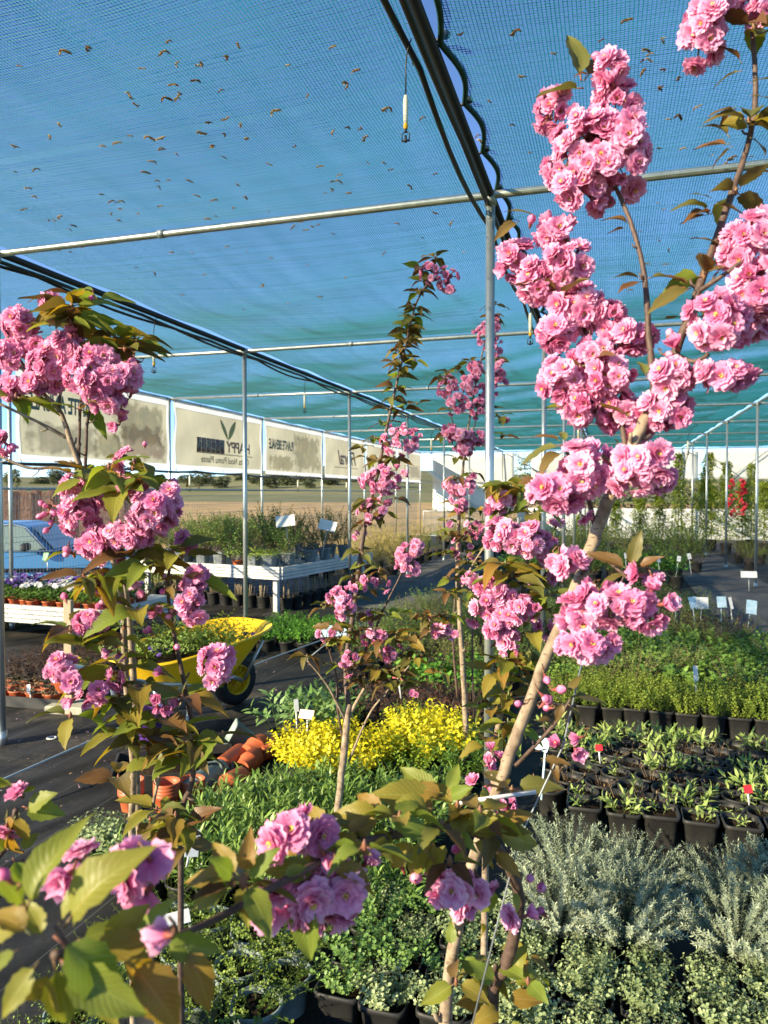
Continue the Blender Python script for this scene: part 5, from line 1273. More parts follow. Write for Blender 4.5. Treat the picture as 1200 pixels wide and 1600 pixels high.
def blossom(seed, whorls, Ls=1.0):
    r = random.Random(seed); b = MB()
    for n_, tilt, L, W, cup in whorls:
        o = r.uniform(0, 6)
        for k in range(n_):
            petal(b, (0, 0, 0), o + 2 * PI * k / n_ + r.uniform(-.22, .22), tilt + r.uniform(-.2, .2), L * r.uniform(.85, 1.12) * Ls, W * r.uniform(.85, 1.15) * Ls, cup + r.uniform(-.1, .2), r)
    b.mat = 1
    for k in range(9):
        a = r.uniform(0, 6.3); d = Vector((math.cos(a) * .4, math.sin(a) * .4, 1)).normalized(); b.tube([(0, 0, .001), d * .009], [.0005, .0011], 3)
    b.mat = 2; b.lathe([(.0006, -.012), (.0028, -.008), (.0038, -.002), (.003, .001)], 6)
    return b.data('blossom', [M['petal'], M['stamen'], M['calyx']])
BL_OPEN = [blossom(s, [(9, .05, .026, .0185, .22), (9, .30, .0245, .0175, .18), (8, .58, .021, .015, .08), (6, .95, .015, .011, 0)]) for s in range(4)]
BL_CUP = [blossom(20 + s, [(8, .40, .025, .0185, .05), (8, .72, .022, .016, 0), (6, 1.05, .018, .013, -.15)]) for s in range(3)]
BL_HALF = [blossom(40 + s, [(5, .95, .021, .019, -.35), (5, 1.15, .019, .016, -.4), (4, 1.35, .015, .012, -.3)]) for s in range(2)]
def budmesh(seed):
    r = random.Random(seed); b = MB()
    for k in range(5):
        b.rnd = r.random(); a0 = 2 * PI * k / 5; prof = []
        n_ = 5; vs = []
        for i in range(n_ + 1):
            t = i / n_; rad = .0085 * math.sin(PI * (t * .93 + .03)) ** .75; z = .021 * t
            for s in (-1, 0, 1):
                a = a0 + s * .75 + t * .5; rr = rad * (1.06 if s == 0 else .96)
                vs.append((rr * math.cos(a), rr * math.sin(a), z))
        b.add(vs, [(i * 3 + j, i * 3 + j + 1, (i + 1) * 3 + j + 1, (i + 1) * 3 + j) for i in range(n_) for j in range(2)])
    b.mat = 1; b.lathe([(.0008, -.012), (.0028, -.006), (.0045, .001), (.004, .004)], 6)
    return b.data('bud', [M['bud'], M['calyx']])
BUD = [budmesh(s) for s in range(3)]
def cherryleaf(seed, L, W, curl, fold, m='cherry_leaf'):
    """pointed, toothed leaf along +y with a stalk; 1.0 = full size"""
    r = random.Random(seed); b = MB(); n_ = 10; acr = [-1, -.55, 0, .55, 1]; vs = []; uv = []; st = .16 * L
    tw = r.uniform(-.35, .35); wv = r.uniform(0, 6)
    for i in range(n_ + 1):
        t = i / n_
        wd = W * .5 * (t ** .62 * (1 - t) ** 1.12 * 3.05 + .012)
        for s in acr:
            w2 = wd * (1 + (.10 if i % 2 else -.05) * (abs(s) == 1))
            z = -curl * L * t * t + fold * abs(s) * wd + .05 * W * math.sin(t * 9 + wv + (1.5 if s > 0 else 0)) * abs(s)
            x = s * w2 + tw * L * .25 * t * t
            vs.append((x, st + t * L * (1 - .12 * curl * t), z)); uv.append((s, max(.001, t)))
    b.add(vs, [(i * 5 + j, i * 5 + j + 1, (i + 1) * 5 + j + 1, (i + 1) * 5 + j) for i in range(n_) for j in range(4)], uv)
    b.mat = 1; b.tube([(0, 0, 0), (0, st * .5, .004 * L), (0, st, .0)], [.0016, .0014, .0012], 5)
    return b.data('leaf', [M[m], M['stalk']])
LSPEC = ((1, .16, .45), (2, .34, .3), (3, .5, .5), (4, .24, .2), (5, .62, .4), (6, .08, .6))
LEAF = [cherryleaf(s, .09, .046, c, f) for s, c, f in LSPEC]
BRONZE_SHADED = [cherryleaf(s, .09, .042, c, f, 'shaded_bronze_leaf') for s, c, f in LSPEC]
def quat(d, n=None, roll=0.0):
    """+y along d, +z as near n as possible"""
    d = d.normalized(); n = n or Vector((0, 0, 1))
    x = d.cross(n)
    if x.length < 1e-4: x = d.cross(Vector((1, 0, 0)))
    x.normalize(); z = x.cross(d)
    q = Matrix((x, d, z)).transposed().to_quaternion()
    return q @ Quaternion((0, 1, 0), roll) if roll else q
CAMP = Vector((0, 0, CAMH)); MCACHE = {}
class Cherry:
    def __init__(s, name, label, base, seed, fsize=1.0, lsize=1.0, group='potted cherry trees in blossom'):
        s.r = random.Random(seed); s.base = Vector(base); s.fs, s.ls, s.dense, s.dz, s.leaves = fsize, lsize, 1.3, 0.0, LEAF; s.fl = []
        s.t = thing(name, label, 'tree', s.base, group=group); s.stalk = MB(); s.nf = s.nl = 0
    def L(s, w): return w - s.base
    def branch(s, pts, name='branch', m='bark', n=8):
        P_ = [(at(a, b_, d + s.dz) if not isinstance(a, Vector) else a) for (a, b_, d, r_) in pts]; rad = [p[3] for p in pts]
        out, ro = [], []
        for i in range(len(P_) - 1):       # Catmull-Rom through the points, small knots added
            p0, p1, p2, p3 = P_[max(0, i - 1)], P_[i], P_[i + 1], P_[min(len(P_) - 1, i + 2)]
            for k in range(5):
                t = k / 5
                q = .5 * ((2 * p1) + (p2 - p0) * t + (2 * p0 - 5 * p1 + 4 * p2 - p3) * t * t + (3 * p1 - p0 - 3 * p2 + p3) * t ** 3)
                out.append(s.L(q) + Vector((s.r.uniform(-1, 1), s.r.uniform(-1, 1), 0)) * rad[i] * .12); ro.append((rad[i] * (1 - t) + rad[i + 1] * t) * (1 + .03 * s.r.uniform(-1, 1) + (.12 if s.r.random() < .08 else 0)))
        out.append(s.L(P_[-1])); ro.append(rad[-1])
        b_ = MB(); b_.tube(out, ro, n)
        for i in range(3, len(out) - 1):        # short spurs and old bud scars
            if s.r.random() < (.22 if name != 'trunk' else .12):
                ax = (out[i + 1] - out[i]).normalized(); sd = ax.cross(Vector((s.r.uniform(-1, 1), s.r.uniform(-1, 1), s.r.uniform(-1, 1)))).normalized(); ln = s.r.uniform(.006, .016)
                b_.tube([out[i], out[i] + (sd + ax * .5) * (ro[i] + ln * .5), out[i] + (sd + ax * .8) * (ro[i] + ln)], [ro[i] * .55, ro[i] * .42, ro[i] * .2 + .0006], 6)
        ob(name, b_.data(name, M[m]), s.t)
    def cluster(s, px, py, d, rx, ry, n, kind='open', leaves=0, depth=None, jit=1.0, top=None, size=1.0):
        """pom-pom of n flowers filling an ellipsoid seen rx by ry pixels"""
        d += s.dz; c = at(px, py, d); k = d / FPX; R_ = Vector((max(.006, rx * k - .010 * s.fs), max(.006, ry * k - .010 * s.fs), 0))
        rz = depth if depth else (R_.x + R_.y) * .5
        root = at(px, py - ry * .55, d + .01) if top is None else at(top[0], top[1], d)
        pos = []; tries = 0; md = .025 * s.fs * size; n = int(n * s.dense + .5) if n > 3 else n
        while len(pos) < n and tries < n * 60:
            tries += 1
            v = Vector((s.r.gauss(0, 1), s.r.gauss(0, 1), s.r.gauss(0, 1))).normalized() * (s.r.random() ** .3) * s.r.uniform(.85, 1.15)
            if n > 4 and v.z < -.35 and s.r.random() < .7: continue          # keep most flowers on the outside one can see around
            p = c + CAMM @ Vector((v.x * R_.x, v.y * R_.y, v.z * rz))
            if all((p - o).length > md for o, _ in pos): pos.append((p, v))
            elif tries % 25 == 0: md *= .93
        for p, v in pos:
            nrm = (CAMM @ Vector((v.x, v.y, v.z + .15)) + Vector((0, 0, -.12)) + sun_from * .4 + Vector((s.r.uniform(-1, 1), s.r.uniform(-1, 1), s.r.uniform(-1, 1))) * .35).normalized()
            x = s.r.random()
            if kind == 'open': me = s.r.choice(BL_OPEN) if x < .60 else (s.r.choice(BL_CUP) if x < .87 else s.r.choice(BL_HALF))
            elif kind == 'cup': me = s.r.choice(BL_CUP) if x < .7 else s.r.choice(BL_HALF)
            elif kind == 'half': me = s.r.choice(BL_HALF)
            else: me = s.r.choice(BUD)
            q = Vector((0, 0, 1)).rotation_difference(nrm) @ Quaternion((0, 0, 1), s.r.uniform(0, 6.3))
            s.fl.append((p, 'bud' if kind == 'bud' else 'blossom', me, q, s.fs * size * s.r.uniform(.74, 1.1))); s.nf += 1
            b0 = s.L(p) - nrm * .010 * s.fs; mid = (b0 + s.L(root)) * .5 - nrm * .008 + Vector((0, 0, .006))
            s.stalk.rnd = s.r.random(); s.stalk.tube([s.L(root), mid, b0], [.0011, .0010, .0013], 4, False)
        for _ in range(leaves): s.leaf(root, None)
    def leaf(s, p, dirv=None, size=1.0, face=None, jit=.35):
        if dirv is None:
            a = s.r.uniform(0, 6.3); dirv = Vector((math.cos(a), math.sin(a), s.r.uniform(-.35, .55)))
        dirv = (dirv.normalized() + Vector((s.r.uniform(-1, 1), s.r.uniform(-1, 1), s.r.uniform(-1, 1))) * jit * .5).normalized()
        nz = Vector((s.r.uniform(-.4, .4), s.r.uniform(-.4, .4), 1)) if face is None else face
        ob('leaf', s.r.choice(s.leaves), s.t, s.L(p), quat(dirv, nz, s.r.uniform(-.5, .5)), s.ls * size * s.r.uniform(.8, 1.15)); s.nl += 1
    def pleaf(s, px, py, d, tx, ty, size=None, dd=0.0, facing=.5, wide=1.12):
        """a leaf drawn from pixel to pixel (base, tip) at distance d, tip dd nearer or farther"""
        d += s.dz; a, b_ = at(px, py, d), at(tx, ty, d + dd); v = b_ - a
        f = (CAMM @ Vector((0, 0, 1))) * facing + Vector((0, 0, 1 - facing)) + Vector((s.r.uniform(-1, 1), s.r.uniform(-1, 1), s.r.uniform(-1, 1))) * .25
        sc = v.length / (.09 * 1.12)
        ob('leaf', s.r.choice(s.leaves[:4]), s.t, s.L(a), quat(v, f), (sc * wide, sc, sc)); s.nl += 1
    def fill(s, boxes, size=.8, n=3):
        """extra leaf whorls scattered inside pixel boxes (x0, y0, x1, y1, distance, count)"""
        for x0, y0, x1, y1, d, c in boxes:
            for _ in range(c): s.whorl(s.r.uniform(x0, x1), s.r.uniform(y0, y1), d + s.r.uniform(-.06, .06), n, size=size, up=0.0)
    def whorl(s, px, py, d, n, spread=1.0, up=.15, size=1.0, jit=.3):
        p = at(px, py, d + s.dz); o = s.r.uniform(0, 6.3)
        for k in range(n):
            a = o + 2 * PI * k / n + s.r.uniform(-.35, .35)
            s.leaf(p, Vector((math.cos(a) * spread, math.sin(a) * spread, up + s.r.uniform(-.35, .35))), size, jit=jit)
        s.stalk.rnd = .9; s.stalk.lathe([(.001, -.006), (.0035, -.002), (.003, .004), (.0006, .009)], 6, s.L(p))
    def done(s):
        print('TREE', s.t['label'][:40], s.nf, s.nl)
        s.fl.sort(key=lambda f: (f[0] - CAMP).length)
        for p, nm, me, q, sc in s.fl[:300]: ob(nm, me, s.t, s.L(p), q, sc)
        rest = s.fl[300:]
        if rest:                                # past 300: one joined part
            V, Fa, Mi, Rn, UV = [], [], [], [], []; base = 0
            for p, nm, me, q, sc in rest:
                if me.name not in MCACHE:
                    n_ = len(me.vertices); a = np.empty(n_ * 3, 'f'); me.vertices.foreach_get('co', a)
                    po = [tuple(f.vertices) for f in me.polygons]; mi = [f.material_index for f in me.polygons]; rn = [d.value for d in me.attributes['rnd'].data]
                    u = np.empty(len(me.loops) * 2, 'f')
                    if me.uv_layers: me.uv_layers[0].data.foreach_get('uv', u)
                    else: u[:] = .5
                    MCACHE[me.name] = (a.reshape(-1, 3), po, mi, rn, u)
                a, po, mi, rn, u = MCACHE[me.name]
                mt = np.array(q.to_matrix()) * sc; V.append(a @ mt.T + np.array(s.L(p))); off = 3 if nm == 'bud' else 0
                Fa += [tuple(base + i for i in f) for f in po]; Mi += [m + off for m in mi]; Rn += [(r + len(V) * .37) % 1 for r in rn]; UV.append(u); base += len(a)
            me = bpy.data.meshes.new('blossom_mass'); me.from_pydata(np.concatenate(V).tolist(), [], Fa)
            for m in ('petal', 'stamen', 'calyx', 'bud', 'calyx'): me.materials.append(M[m])
            me.polygons.foreach_set('material_index', Mi); me.polygons.foreach_set('use_smooth', [True] * len(Fa))
            me.attributes.new('rnd', 'FLOAT', 'FACE').data.foreach_set('value', Rn)
            me.uv_layers.new(name='UVMap').data.foreach_set('uv', np.concatenate(UV)); me.update()
            o = ob('blossom_mass', me, s.t); o['kind'] = 'stuff'
        if s.stalk.v: o = ob('flower_stalk', s.stalk.data('flower_stalk', M['stalk']), s.t); o['kind'] = 'stuff'
    def pot(s, pot='big', sc=1.2):
        ob('pot', P[pot][0], s.t, (0, 0, 0), None, sc); ob('soil', P[pot][1], s.t, (0, 0, 0), None, sc)

# ---- the near tree on the right, slanting trunk
b0 = at(690, 1640, 1.26); b0.z = 0
T = Cherry('cherry_tree', 'large pink-blossomed cherry with a slanting trunk at right foreground', b0, 11, .80, .92); T.dense = 1.9; T.leaves = BRONZE_SHADED + LEAF[:2]
T.pot()
T.branch([(Vector((b0.x, b0.y, .2)), 0, 0, .0115), (697, 1593, 1.25, .0105), (717, 1433, 1.23, .0096), (740, 1347, 1.22, .0095), (787, 1207, 1.20, .0095), (815, 1130, 1.2, .0094), (845, 1050, 1.18, .0093), (880, 965, 1.16, .0093), (915, 880, 1.15, .0092), (943, 800, 1.13, .0098), (975, 728, 1.12, .0092), (1000, 672, 1.11, .0085), (1028, 612, 1.10, .0075)], 'trunk', n=14)
T.branch([(1028, 612, 1.10, .0075), (1052, 560, 1.10, .0068), (1085, 470, 1.11, .0062), (1115, 385, 1.12, .0056), (1145, 298, 1.13, .0050), (1165, 238, 1.14, .0045), (1180, 165, 1.15, .0042), (1178, 80, 1.15, .0038), (1172, -20, 1.16, .0034)], m='bark_dark', n=10)
T.branch([(1024, 618, 1.10, .0055), (1014, 530, 1.12, .0046), (1008, 440, 1.14, .0040), (995, 378, 1.15, .0036), (978, 328, 1.16, .0034), (955, 280, 1.17, .003)], m='bark_dark')
T.branch([(977, 722, 1.12, .0048), (976, 690, 1.13, .0042), (966, 640, 1.15, .0036), (940, 590, 1.17, .003), (915, 520, 1.18, .0026), (880, 440, 1.2, .0022)], m='bark_dark')
T.branch([(929, 825, 1.14, .0040), (918, 775, 1.12, .0034), (902, 745, 1.11, .003), (885, 705, 1.11, .0026)], m='bark_dark')
T.branch([(1058, 556, 1.10, .004), (1085, 565, 1.08, .0035), (1108, 553, 1.07, .003)], m='bark_dark')
T.branch([(1092, 455, 1.11, .004), (1130, 430, 1.08, .0032), (1170, 400, 1.07, .003)], m='bark_dark')
T.branch([(906, 900, 1.15, .004), (932, 868, 1.12, .0034), (960, 885, 1.10, .0026), (982, 905, 1.09, .0024)], m='bark_dark')
T.branch([(868, 1014, 1.16, .0045), (884, 1009, 1.13, .004), (905, 985, 1.11, .003)])
T.branch([(806, 1196, 1.19, .0034), (836, 1165, 1.16, .0030), (866, 1132, 1.14, .0028), (892, 1092, 1.13, .0022)], m='bark_dark')
for a in [(935, 250, 1.17, 84, 78, 36), (862, 172, 1.19, 26, 36, 5), (955, 112, 1.16, 26, 30, 4), (965, 160, 1.17, 40, 40, 6), (905, 300, 1.16, 45, 25, 5),
          (1100, 40, 1.14, 38, 62, 11), (1140, 0, 1.16, 30, 30, 4), (1185, 20, 1.14, 25, 30, 3),
          (865, 365, 1.2, 32, 26, 5), (803, 405, 1.22, 30, 34, 6), (838, 440, 1.2, 34, 34, 7), (884, 415, 1.18, 40, 42, 8), (900, 485, 1.18, 48, 40, 10), (868, 520, 1.18, 32, 30, 6), (945, 500, 1.17, 34, 40, 7), (930, 550, 1.16, 42, 32, 7), (985, 527, 1.15, 44, 24, 5),
          (878, 590, 1.16, 38, 42, 9), (905, 630, 1.15, 34, 34, 6), (952, 585, 1.13, 45, 34, 7), (962, 640, 1.14, 34, 36, 6), (1048, 588, 1.08, 40, 28, 6), (1040, 640, 1.1, 38, 34, 6), (1000, 660, 1.14, 25, 36, 4),
          (1160, 390, 1.10, 46, 50, 9), (1190, 365, 1.14, 30, 40, 4), (1182, 455, 1.06, 44, 52, 8), (1118, 505, 1.04, 50, 50, 9), (1170, 510, 1.09, 34, 30, 4), (1135, 587, 1.05, 46, 18, 6),
          (1012, 718, 1.02, 44, 38, 5), (990, 745, 1.02, 40, 34, 4), (1030, 748, 1.04, 25, 30, 3), (952, 745, 1.06, 30, 30, 3),
          (862, 770, 1.06, 44, 34, 6), (905, 735, 1.05, 34, 44, 5), (905, 805, 1.08, 22, 20, 1), (935, 712, 1.08, 26, 26, 3),
          (955, 950, 1.02, 66, 34, 9), (1010, 948, 1.0, 38, 36, 4), (905, 960, 1.04, 36, 30, 4), (922, 1010, 1.02, 54, 26, 6), (930, 920, 1.05, 30, 22, 3), (890, 885, 1.1, 28, 26, 3), (870, 870, 1.12, 20, 30, 2), (1010, 900, 1.04, 22, 18, 2)]:
    T.cluster(*a)
for a in [(943, 88, 1.16), (828, 352, 1.2), (1042, 530, 1.1), (1035, 552, 1.1), (850, 1052, 1.12), (864, 1078, 1.12), (842, 1085, 1.12), (861, 1108, 1.13), (820, 1100, 1.13), (846, 1100, 1.14), (905, 1012, 1.1)]:
    T.cluster(*a, 9, 9, 1, 'bud')
for a in [(871, 1165, 1.12, 12, 14, 2), (898, 1170, 1.12, 14, 14, 2), (911, 1150, 1.12, 13, 18, 2), (1060, 548, 1.08, 12, 10, 1)]: T.cluster(*a, 'half')

for l in [(912, 138, 1.16, 836, 140), (908, 126, 1.16, 895, 45), (912, 126, 1.17, 962, 66), (920, 118, 1.16, 900, 108), (838, 338, 1.2, 792, 320), (812, 345, 1.2, 770, 370), (862, 372, 1.19, 910, 380), (985, 352, 1.16, 950, 328), (980, 356, 1.16, 948, 362),
          (1003, 437, 1.13, 962, 418), (1003, 440, 1.13, 965, 446), (1012, 435, 1.13, 1066, 424), (1080, 448, 1.1, 1040, 425), (1080, 450, 1.1, 1018, 470), (1075, 455, 1.1, 1040, 440), (1098, 460, 1.1, 1105, 500), (1110, 330, 1.11, 1062, 300), (1108, 335, 1.11, 1062, 345), (1112, 335, 1.11, 1072, 322), (1118, 318, 1.11, 1165, 330), (1112, 310, 1.1, 1080, 296),
          (1130, 385, 1.1, 1085, 362), (1135, 395, 1.1, 1180, 385), (1140, 410, 1.08, 1170, 432), (1142, 225, 1.12, 1085, 226), (1145, 228, 1.12, 1108, 258), (1140, 215, 1.11, 1110, 178), (1150, 170, 1.12, 1108, 170), (1150, 165, 1.12, 1118, 195), (1160, 110, 1.13, 1112, 125), (1160, 100, 1.13, 1130, 60), (1170, 130, 1.12, 1210, 115), (1172, 150, 1.12, 1215, 150), (1165, 200, 1.12, 1210, 185), (1172, 215, 1.12, 1205, 235), (1175, 60, 1.12, 1215, 40), (1170, 270, 1.12, 1212, 265),
          (1010, 590, 1.08, 1002, 556), (958, 590, 1.1, 990, 592), (1035, 500, 1.1, 1065, 490), (880, 695, 1.08, 806, 714), (878, 690, 1.08, 835, 672), (884, 692, 1.08, 876, 665), (888, 692, 1.08, 925, 690), (882, 705, 1.08, 835, 726), (892, 698, 1.07, 958, 705), (970, 700, 1.1, 962, 682),
          (982, 890, 1.05, 920, 858), (984, 888, 1.05, 998, 830), (990, 890, 1.05, 1034, 868), (990, 894, 1.05, 1058, 890), (986, 900, 1.05, 1030, 922), (978, 898, 1.05, 940, 905),
          (890, 1088, 1.12, 952, 1092), (888, 1085, 1.12, 905, 1050), (888, 1100, 1.12, 915, 1138), (880, 1095, 1.12, 870, 1130), (862, 1185, 1.12, 872, 1222), (845, 1185, 1.12, 890, 1190), (835, 1125, 1.14, 880, 1128), (790, 1235, 1.15, 760, 1220)]:
    T.pleaf(l[0], l[1], l[2], l[3], l[4], dd=T.r.uniform(-.03, .03), facing=.3, wide=.85)
for w in [(1178, 40, 1.13, 4), (1150, 300, 1.12, 4), (1100, 430, 1.1, 3), (1170, 190, 1.12, 5), (800, 1235, 1.17, 3), (930, 640, 1.15, 3), (880, 460, 1.18, 3), (920, 570, 1.15, 3)]: T.whorl(*w, size=.75)
T.done()

# ---- its neighbour whose low branch arches across the foreground
b1 = at(770, 1640, 1.22); b1.z = 0
T = Cherry('cherry_tree', 'young cherry whose low leafy branch arches across the bottom foreground', b1, 12, .92, 1.0); T.leaves = LEAF + BRONZE_SHADED[:3]
T.pot()
T.branch([(Vector((b1.x, b1.y, .2)), 0, 0, .011), (768, 1590, 1.20, .0105), (790, 1510, 1.18, .0100), (806, 1450, 1.16, .0095), (812, 1405, 1.13, .009), (797, 1358, 1.10, .0075), (772, 1318, 1.06, .0068), (735, 1298, 1.0, .006), (690, 1292, .95, .0055), (625, 1303, .90, .005), (560, 1318, .86, .0046), (490, 1352, .80, .0042), (420, 1390, .74, .0038), (330, 1440, .68, .0034), (240, 1475, .62, .003), (150, 1490, .56, .004), (85, 1492, .52, .0035)], 'branch', 'bark_dark', 10)
for a in [(442, 1312, .80, 36, 34, 3), (485, 1300, .82, 34, 30, 3), (560, 1352, .84, 34, 34, 3), (425, 1420, .78, 34, 34, 3), (480, 1400, .8, 40, 40, 4), (530, 1395, .82, 46, 40, 5), (510, 1430, .84, 34, 34, 3), (700, 1392, .95, 36, 30, 4), (742, 1385, 1.0, 30, 34, 3), (735, 1420, 1.0, 30, 20, 2), (808, 1432, 1.05, 25, 24, 2),
          (122, 1352, .66, 46, 36, 3), (215, 1350, .66, 40, 40, 3), (232, 1385, .68, 34, 30, 2)]:
    T.cluster(*a)
for a in [(830, 1368, 1.05, 11, 11, 1), (846, 1386, 1.05, 11, 11, 1), (852, 1433, 1.05, 12, 12, 1), (725, 1320, 1.0, 10, 10, 1), (650, 1365, .95, 13, 13, 1), (626, 1360, .95, 12, 12, 1), (500, 1335, .8, 16, 16, 1), (515, 1350, .8, 14, 14, 1), (255, 1465, .53, 22, 18, 1)]:
    T.cluster(*a, 'bud' if a[0] not in (500, 255) else 'half')
T.cluster(18, 1388, .5, 12, 18, 1, 'bud', size=.55)
for l in [(690, 1245, .97, 625, 1198), (695, 1240, .97, 640, 1228), (690, 1250, .97, 585, 1232), (700, 1240, .96, 718, 1192), (700, 1245, .96, 735, 1232), (688, 1256, .95, 615, 1262), (680, 1265, .93, 600, 1250), (602, 1275, .9, 555, 1235), (600, 1278, .9, 520, 1262), (604, 1282, .88, 684, 1302), (600, 1285, .88, 592, 1350), (598, 1280, .88, 540, 1308), (610, 1275, .9, 660, 1248),
          (655, 1300, .92, 690, 1352), (650, 1310, .92, 600, 1362), (665, 1305, .92, 640, 1375), (672, 1312, .92, 688, 1385), (650, 1300, .92, 700, 1290), (715, 1295, .95, 780, 1275), (725, 1300, .96, 790, 1298), (760, 1295, 1.0, 832, 1268), (765, 1300, 1.0, 846, 1322), (735, 1310, .98, 776, 1358), (770, 1330, 1.0, 812, 1365), (800, 1390, 1.05, 815, 1425), (770, 1378, 1.03, 745, 1440), (700, 1300, .95, 745, 1318),
          (525, 1310, .84, 472, 1258), (540, 1305, .84, 580, 1272), (512, 1360, .80, 604, 1376), (500, 1362, .80, 415, 1355), (490, 1380, .80, 480, 1432), (478, 1392, .79, 476, 1506), (505, 1385, .8, 525, 1450), (440, 1370, .76, 480, 1350),
          (375, 1370, .68, 325, 1315), (380, 1368, .68, 392, 1305), (372, 1372, .68, 290, 1358), (370, 1380, .68, 290, 1412), (385, 1375, .68, 430, 1325), (392, 1385, .70, 410, 1462), (365, 1372, .68, 340, 1340),
          (250, 1470, .6, 345, 1492), (290, 1475, .6, 336, 1582), (220, 1480, .58, 252, 1412)]:
    T.pleaf(l[0], l[1], l[2], l[3], l[4], dd=T.r.uniform(-.03, .03), facing=.5, wide=.95)
T.fill([(560, 1230, 760, 1300, .93, 5), (620, 1300, 780, 1350, .97, 2), (320, 1340, 400, 1390, .70, 2), (480, 1280, 600, 1330, .84, 3)], .55, 4)
T.fill([(700, 1450, 840, 1600, 1.2, 6)], .55, 3)
for l in [(38, 1430, .52, 100, 1272, 1.1), (100, 1450, .52, 184, 1320, 1.45), (88, 1452, .54, 150, 1352, 1.3), (150, 1475, .55, 236, 1418, 1.35), (84, 1462, .50, 214, 1572, 1.2), (95, 1500, .51, 218, 1596, 1.2), (62, 1500, .5, -8, 1592, 1.2), (78, 1510, .5, 52, 1618, 1.2), (84, 1500, .51, 112, 1622, 1.2),
          (50, 1462, .5, -22, 1405, 1.2), (42, 1448, .5, -30, 1455, 1.1), (30, 1482, .49, -30, 1522, 1.2), (185, 1490, .57, 258, 1566, 1.4), (200, 1500, .58, 290, 1606, 1.5), (130, 1490, .54, 245, 1470, 1.3), (40, 1420, .52, -5, 1352, 1.0), (150, 1500, .56, 170, 1620, 1.3), (70, 1470, .53, 40, 1400, 1.1), (120, 1470, .56, 205, 1440, 1.3)]:
    T.pleaf(*l[:5], dd=T.r.uniform(-.025, .025), facing=.45, wide=l[5] * .74)
for l in [(800, 1520, 1.17, 820, 1478), (798, 1535, 1.17, 850, 1530), (790, 1560, 1.17, 848, 1562), (785, 1580, 1.17, 740, 1590), (775, 1540, 1.17, 740, 1500), (705, 1480, 1.2, 705, 1440), (715, 1500, 1.2, 762, 1520), (760, 1575, 1.2, 720, 1560), (790, 1600, 1.15, 830, 1620), (750, 1440, 1.2, 760, 1470)]:
    T.pleaf(*l, dd=T.r.uniform(-.03, .03), facing=.4)
T.done()

# ---- sapling at the left edge
b2 = at(-60, 1560, 1.15); b2.z = 0
T = Cherry('cherry_sapling', 'cherry sapling reaching in from the left edge, lower left', b2, 13, .95, .9)
T.pot()
T.branch([(Vector((b2.x, b2.y, .2)), 0, 0, .008), (-55, 1500, 1.1, .007), (-30, 1380, 1.02, .006), (10, 1320, .98, .0045), (25, 1265, .96, .0035)], 'trunk', 'bark_dark')
T.cluster(30, 1248, .95, 20, 22, 2, 'cup'); T.cluster(8, 1290, .96, 16, 16, 1, 'open')
for l in [(20, 1230, .95, -10, 1212), (28, 1225, .95, 58, 1240), (35, 1260, .95, 98, 1275), (30, 1270, .95, 36, 1320), (25, 1275, .95, 0, 1330), (40, 1265, .95, 78, 1240), (10, 1330, .96, -20, 1310), (30, 1330, .96, 60, 1300), (20, 1340, .96, 40, 1390)]:
    T.pleaf(*l, dd=T.r.uniform(-.03, .03), facing=.5)
T.done()

# ---- the bushy tree at the left
b3 = at(207, 1330, 1.72); b3.z = 0
T = Cherry('cherry_tree', 'bushy pink cherry with twin slim stems at left', b3, 14, .78, .92); T.dense = 2.0; T.leaves = BRONZE_SHADED[:3] + LEAF[:5]
T.pot()
T.branch([(Vector((b3.x, b3.y, .2)), 0, 0, .0085), (206, 1310, 1.70, .0078), (208, 1200, 1.66, .0072), (200, 1100, 1.62, .0068), (194, 1000, 1.58, .0064), (190, 930, 1.55, .006), (172, 860, 1.52, .0058), (145, 800, 1.5, .0056), (126, 735, 1.48, .0054), (110, 688, 1.47, .005), (92, 640, 1.46, .0044), (65, 612, 1.46, .0036), (30, 570, 1.46, .003)], 'trunk', 'bark', 10)
T.branch([(Vector((b3.x + .05, b3.y + .03, .2)), 0, 0, .0085), (217, 1290, 1.76, .0078), (213, 1150, 1.72, .0072), (205, 1000, 1.66, .007), (198, 930, 1.6, .006), (190, 880, 1.56, .005)], 'trunk', 'bark', 10)
b31 = at(282, 1330, 1.62); b31.z = .2
T.branch([(b31, 0, 0, .007), (283, 1310, 1.62, .0066), (298, 1230, 1.6, .006), (306, 1170, 1.58, .0056), (290, 1080, 1.56, .005), (272, 990, 1.54, .0042), (262, 920, 1.52, .0034), (270, 860, 1.5, .0028)], m='bark_dark')
T.branch([(238, 1262, 1.62, .004), (252, 1200, 1.6, .0034), (268, 1130, 1.58, .0028), (285, 1095, 1.56, .002)], m='bark')
T.branch([(123, 725, 1.48, .0034), (124, 680, 1.47, .003), (128, 620, 1.46, .0026), (150, 580, 1.46, .002)], m='bark_dark')
T.branch([(133, 740, 1.48, .0034), (135, 690, 1.47, .003), (141, 640, 1.46, .0026), (180, 570, 1.45, .002), (190, 520, 1.45, .002)], m='bark_dark')
T.branch([(104, 684, 1.47, .0036), (70, 665, 1.45, .003), (40, 650, 1.44, .0028), (-20, 622, 1.43, .0026)], m='bark')
T.branch([(128, 752, 1.48, .0036), (92, 732, 1.46, .003), (40, 730, 1.44, .0028), (-20, 702, 1.43, .0026)], m='bark')
T.branch([(92, 640, 1.46, .003), (100, 560, 1.46, .0026), (108, 500, 1.46, .002), (112, 460, 1.46, .0018)], m='bark_dark')
T.branch([(70, 615, 1.46, .003), (30, 560, 1.46, .0026), (5, 510, 1.46, .002)], m='bark_dark')
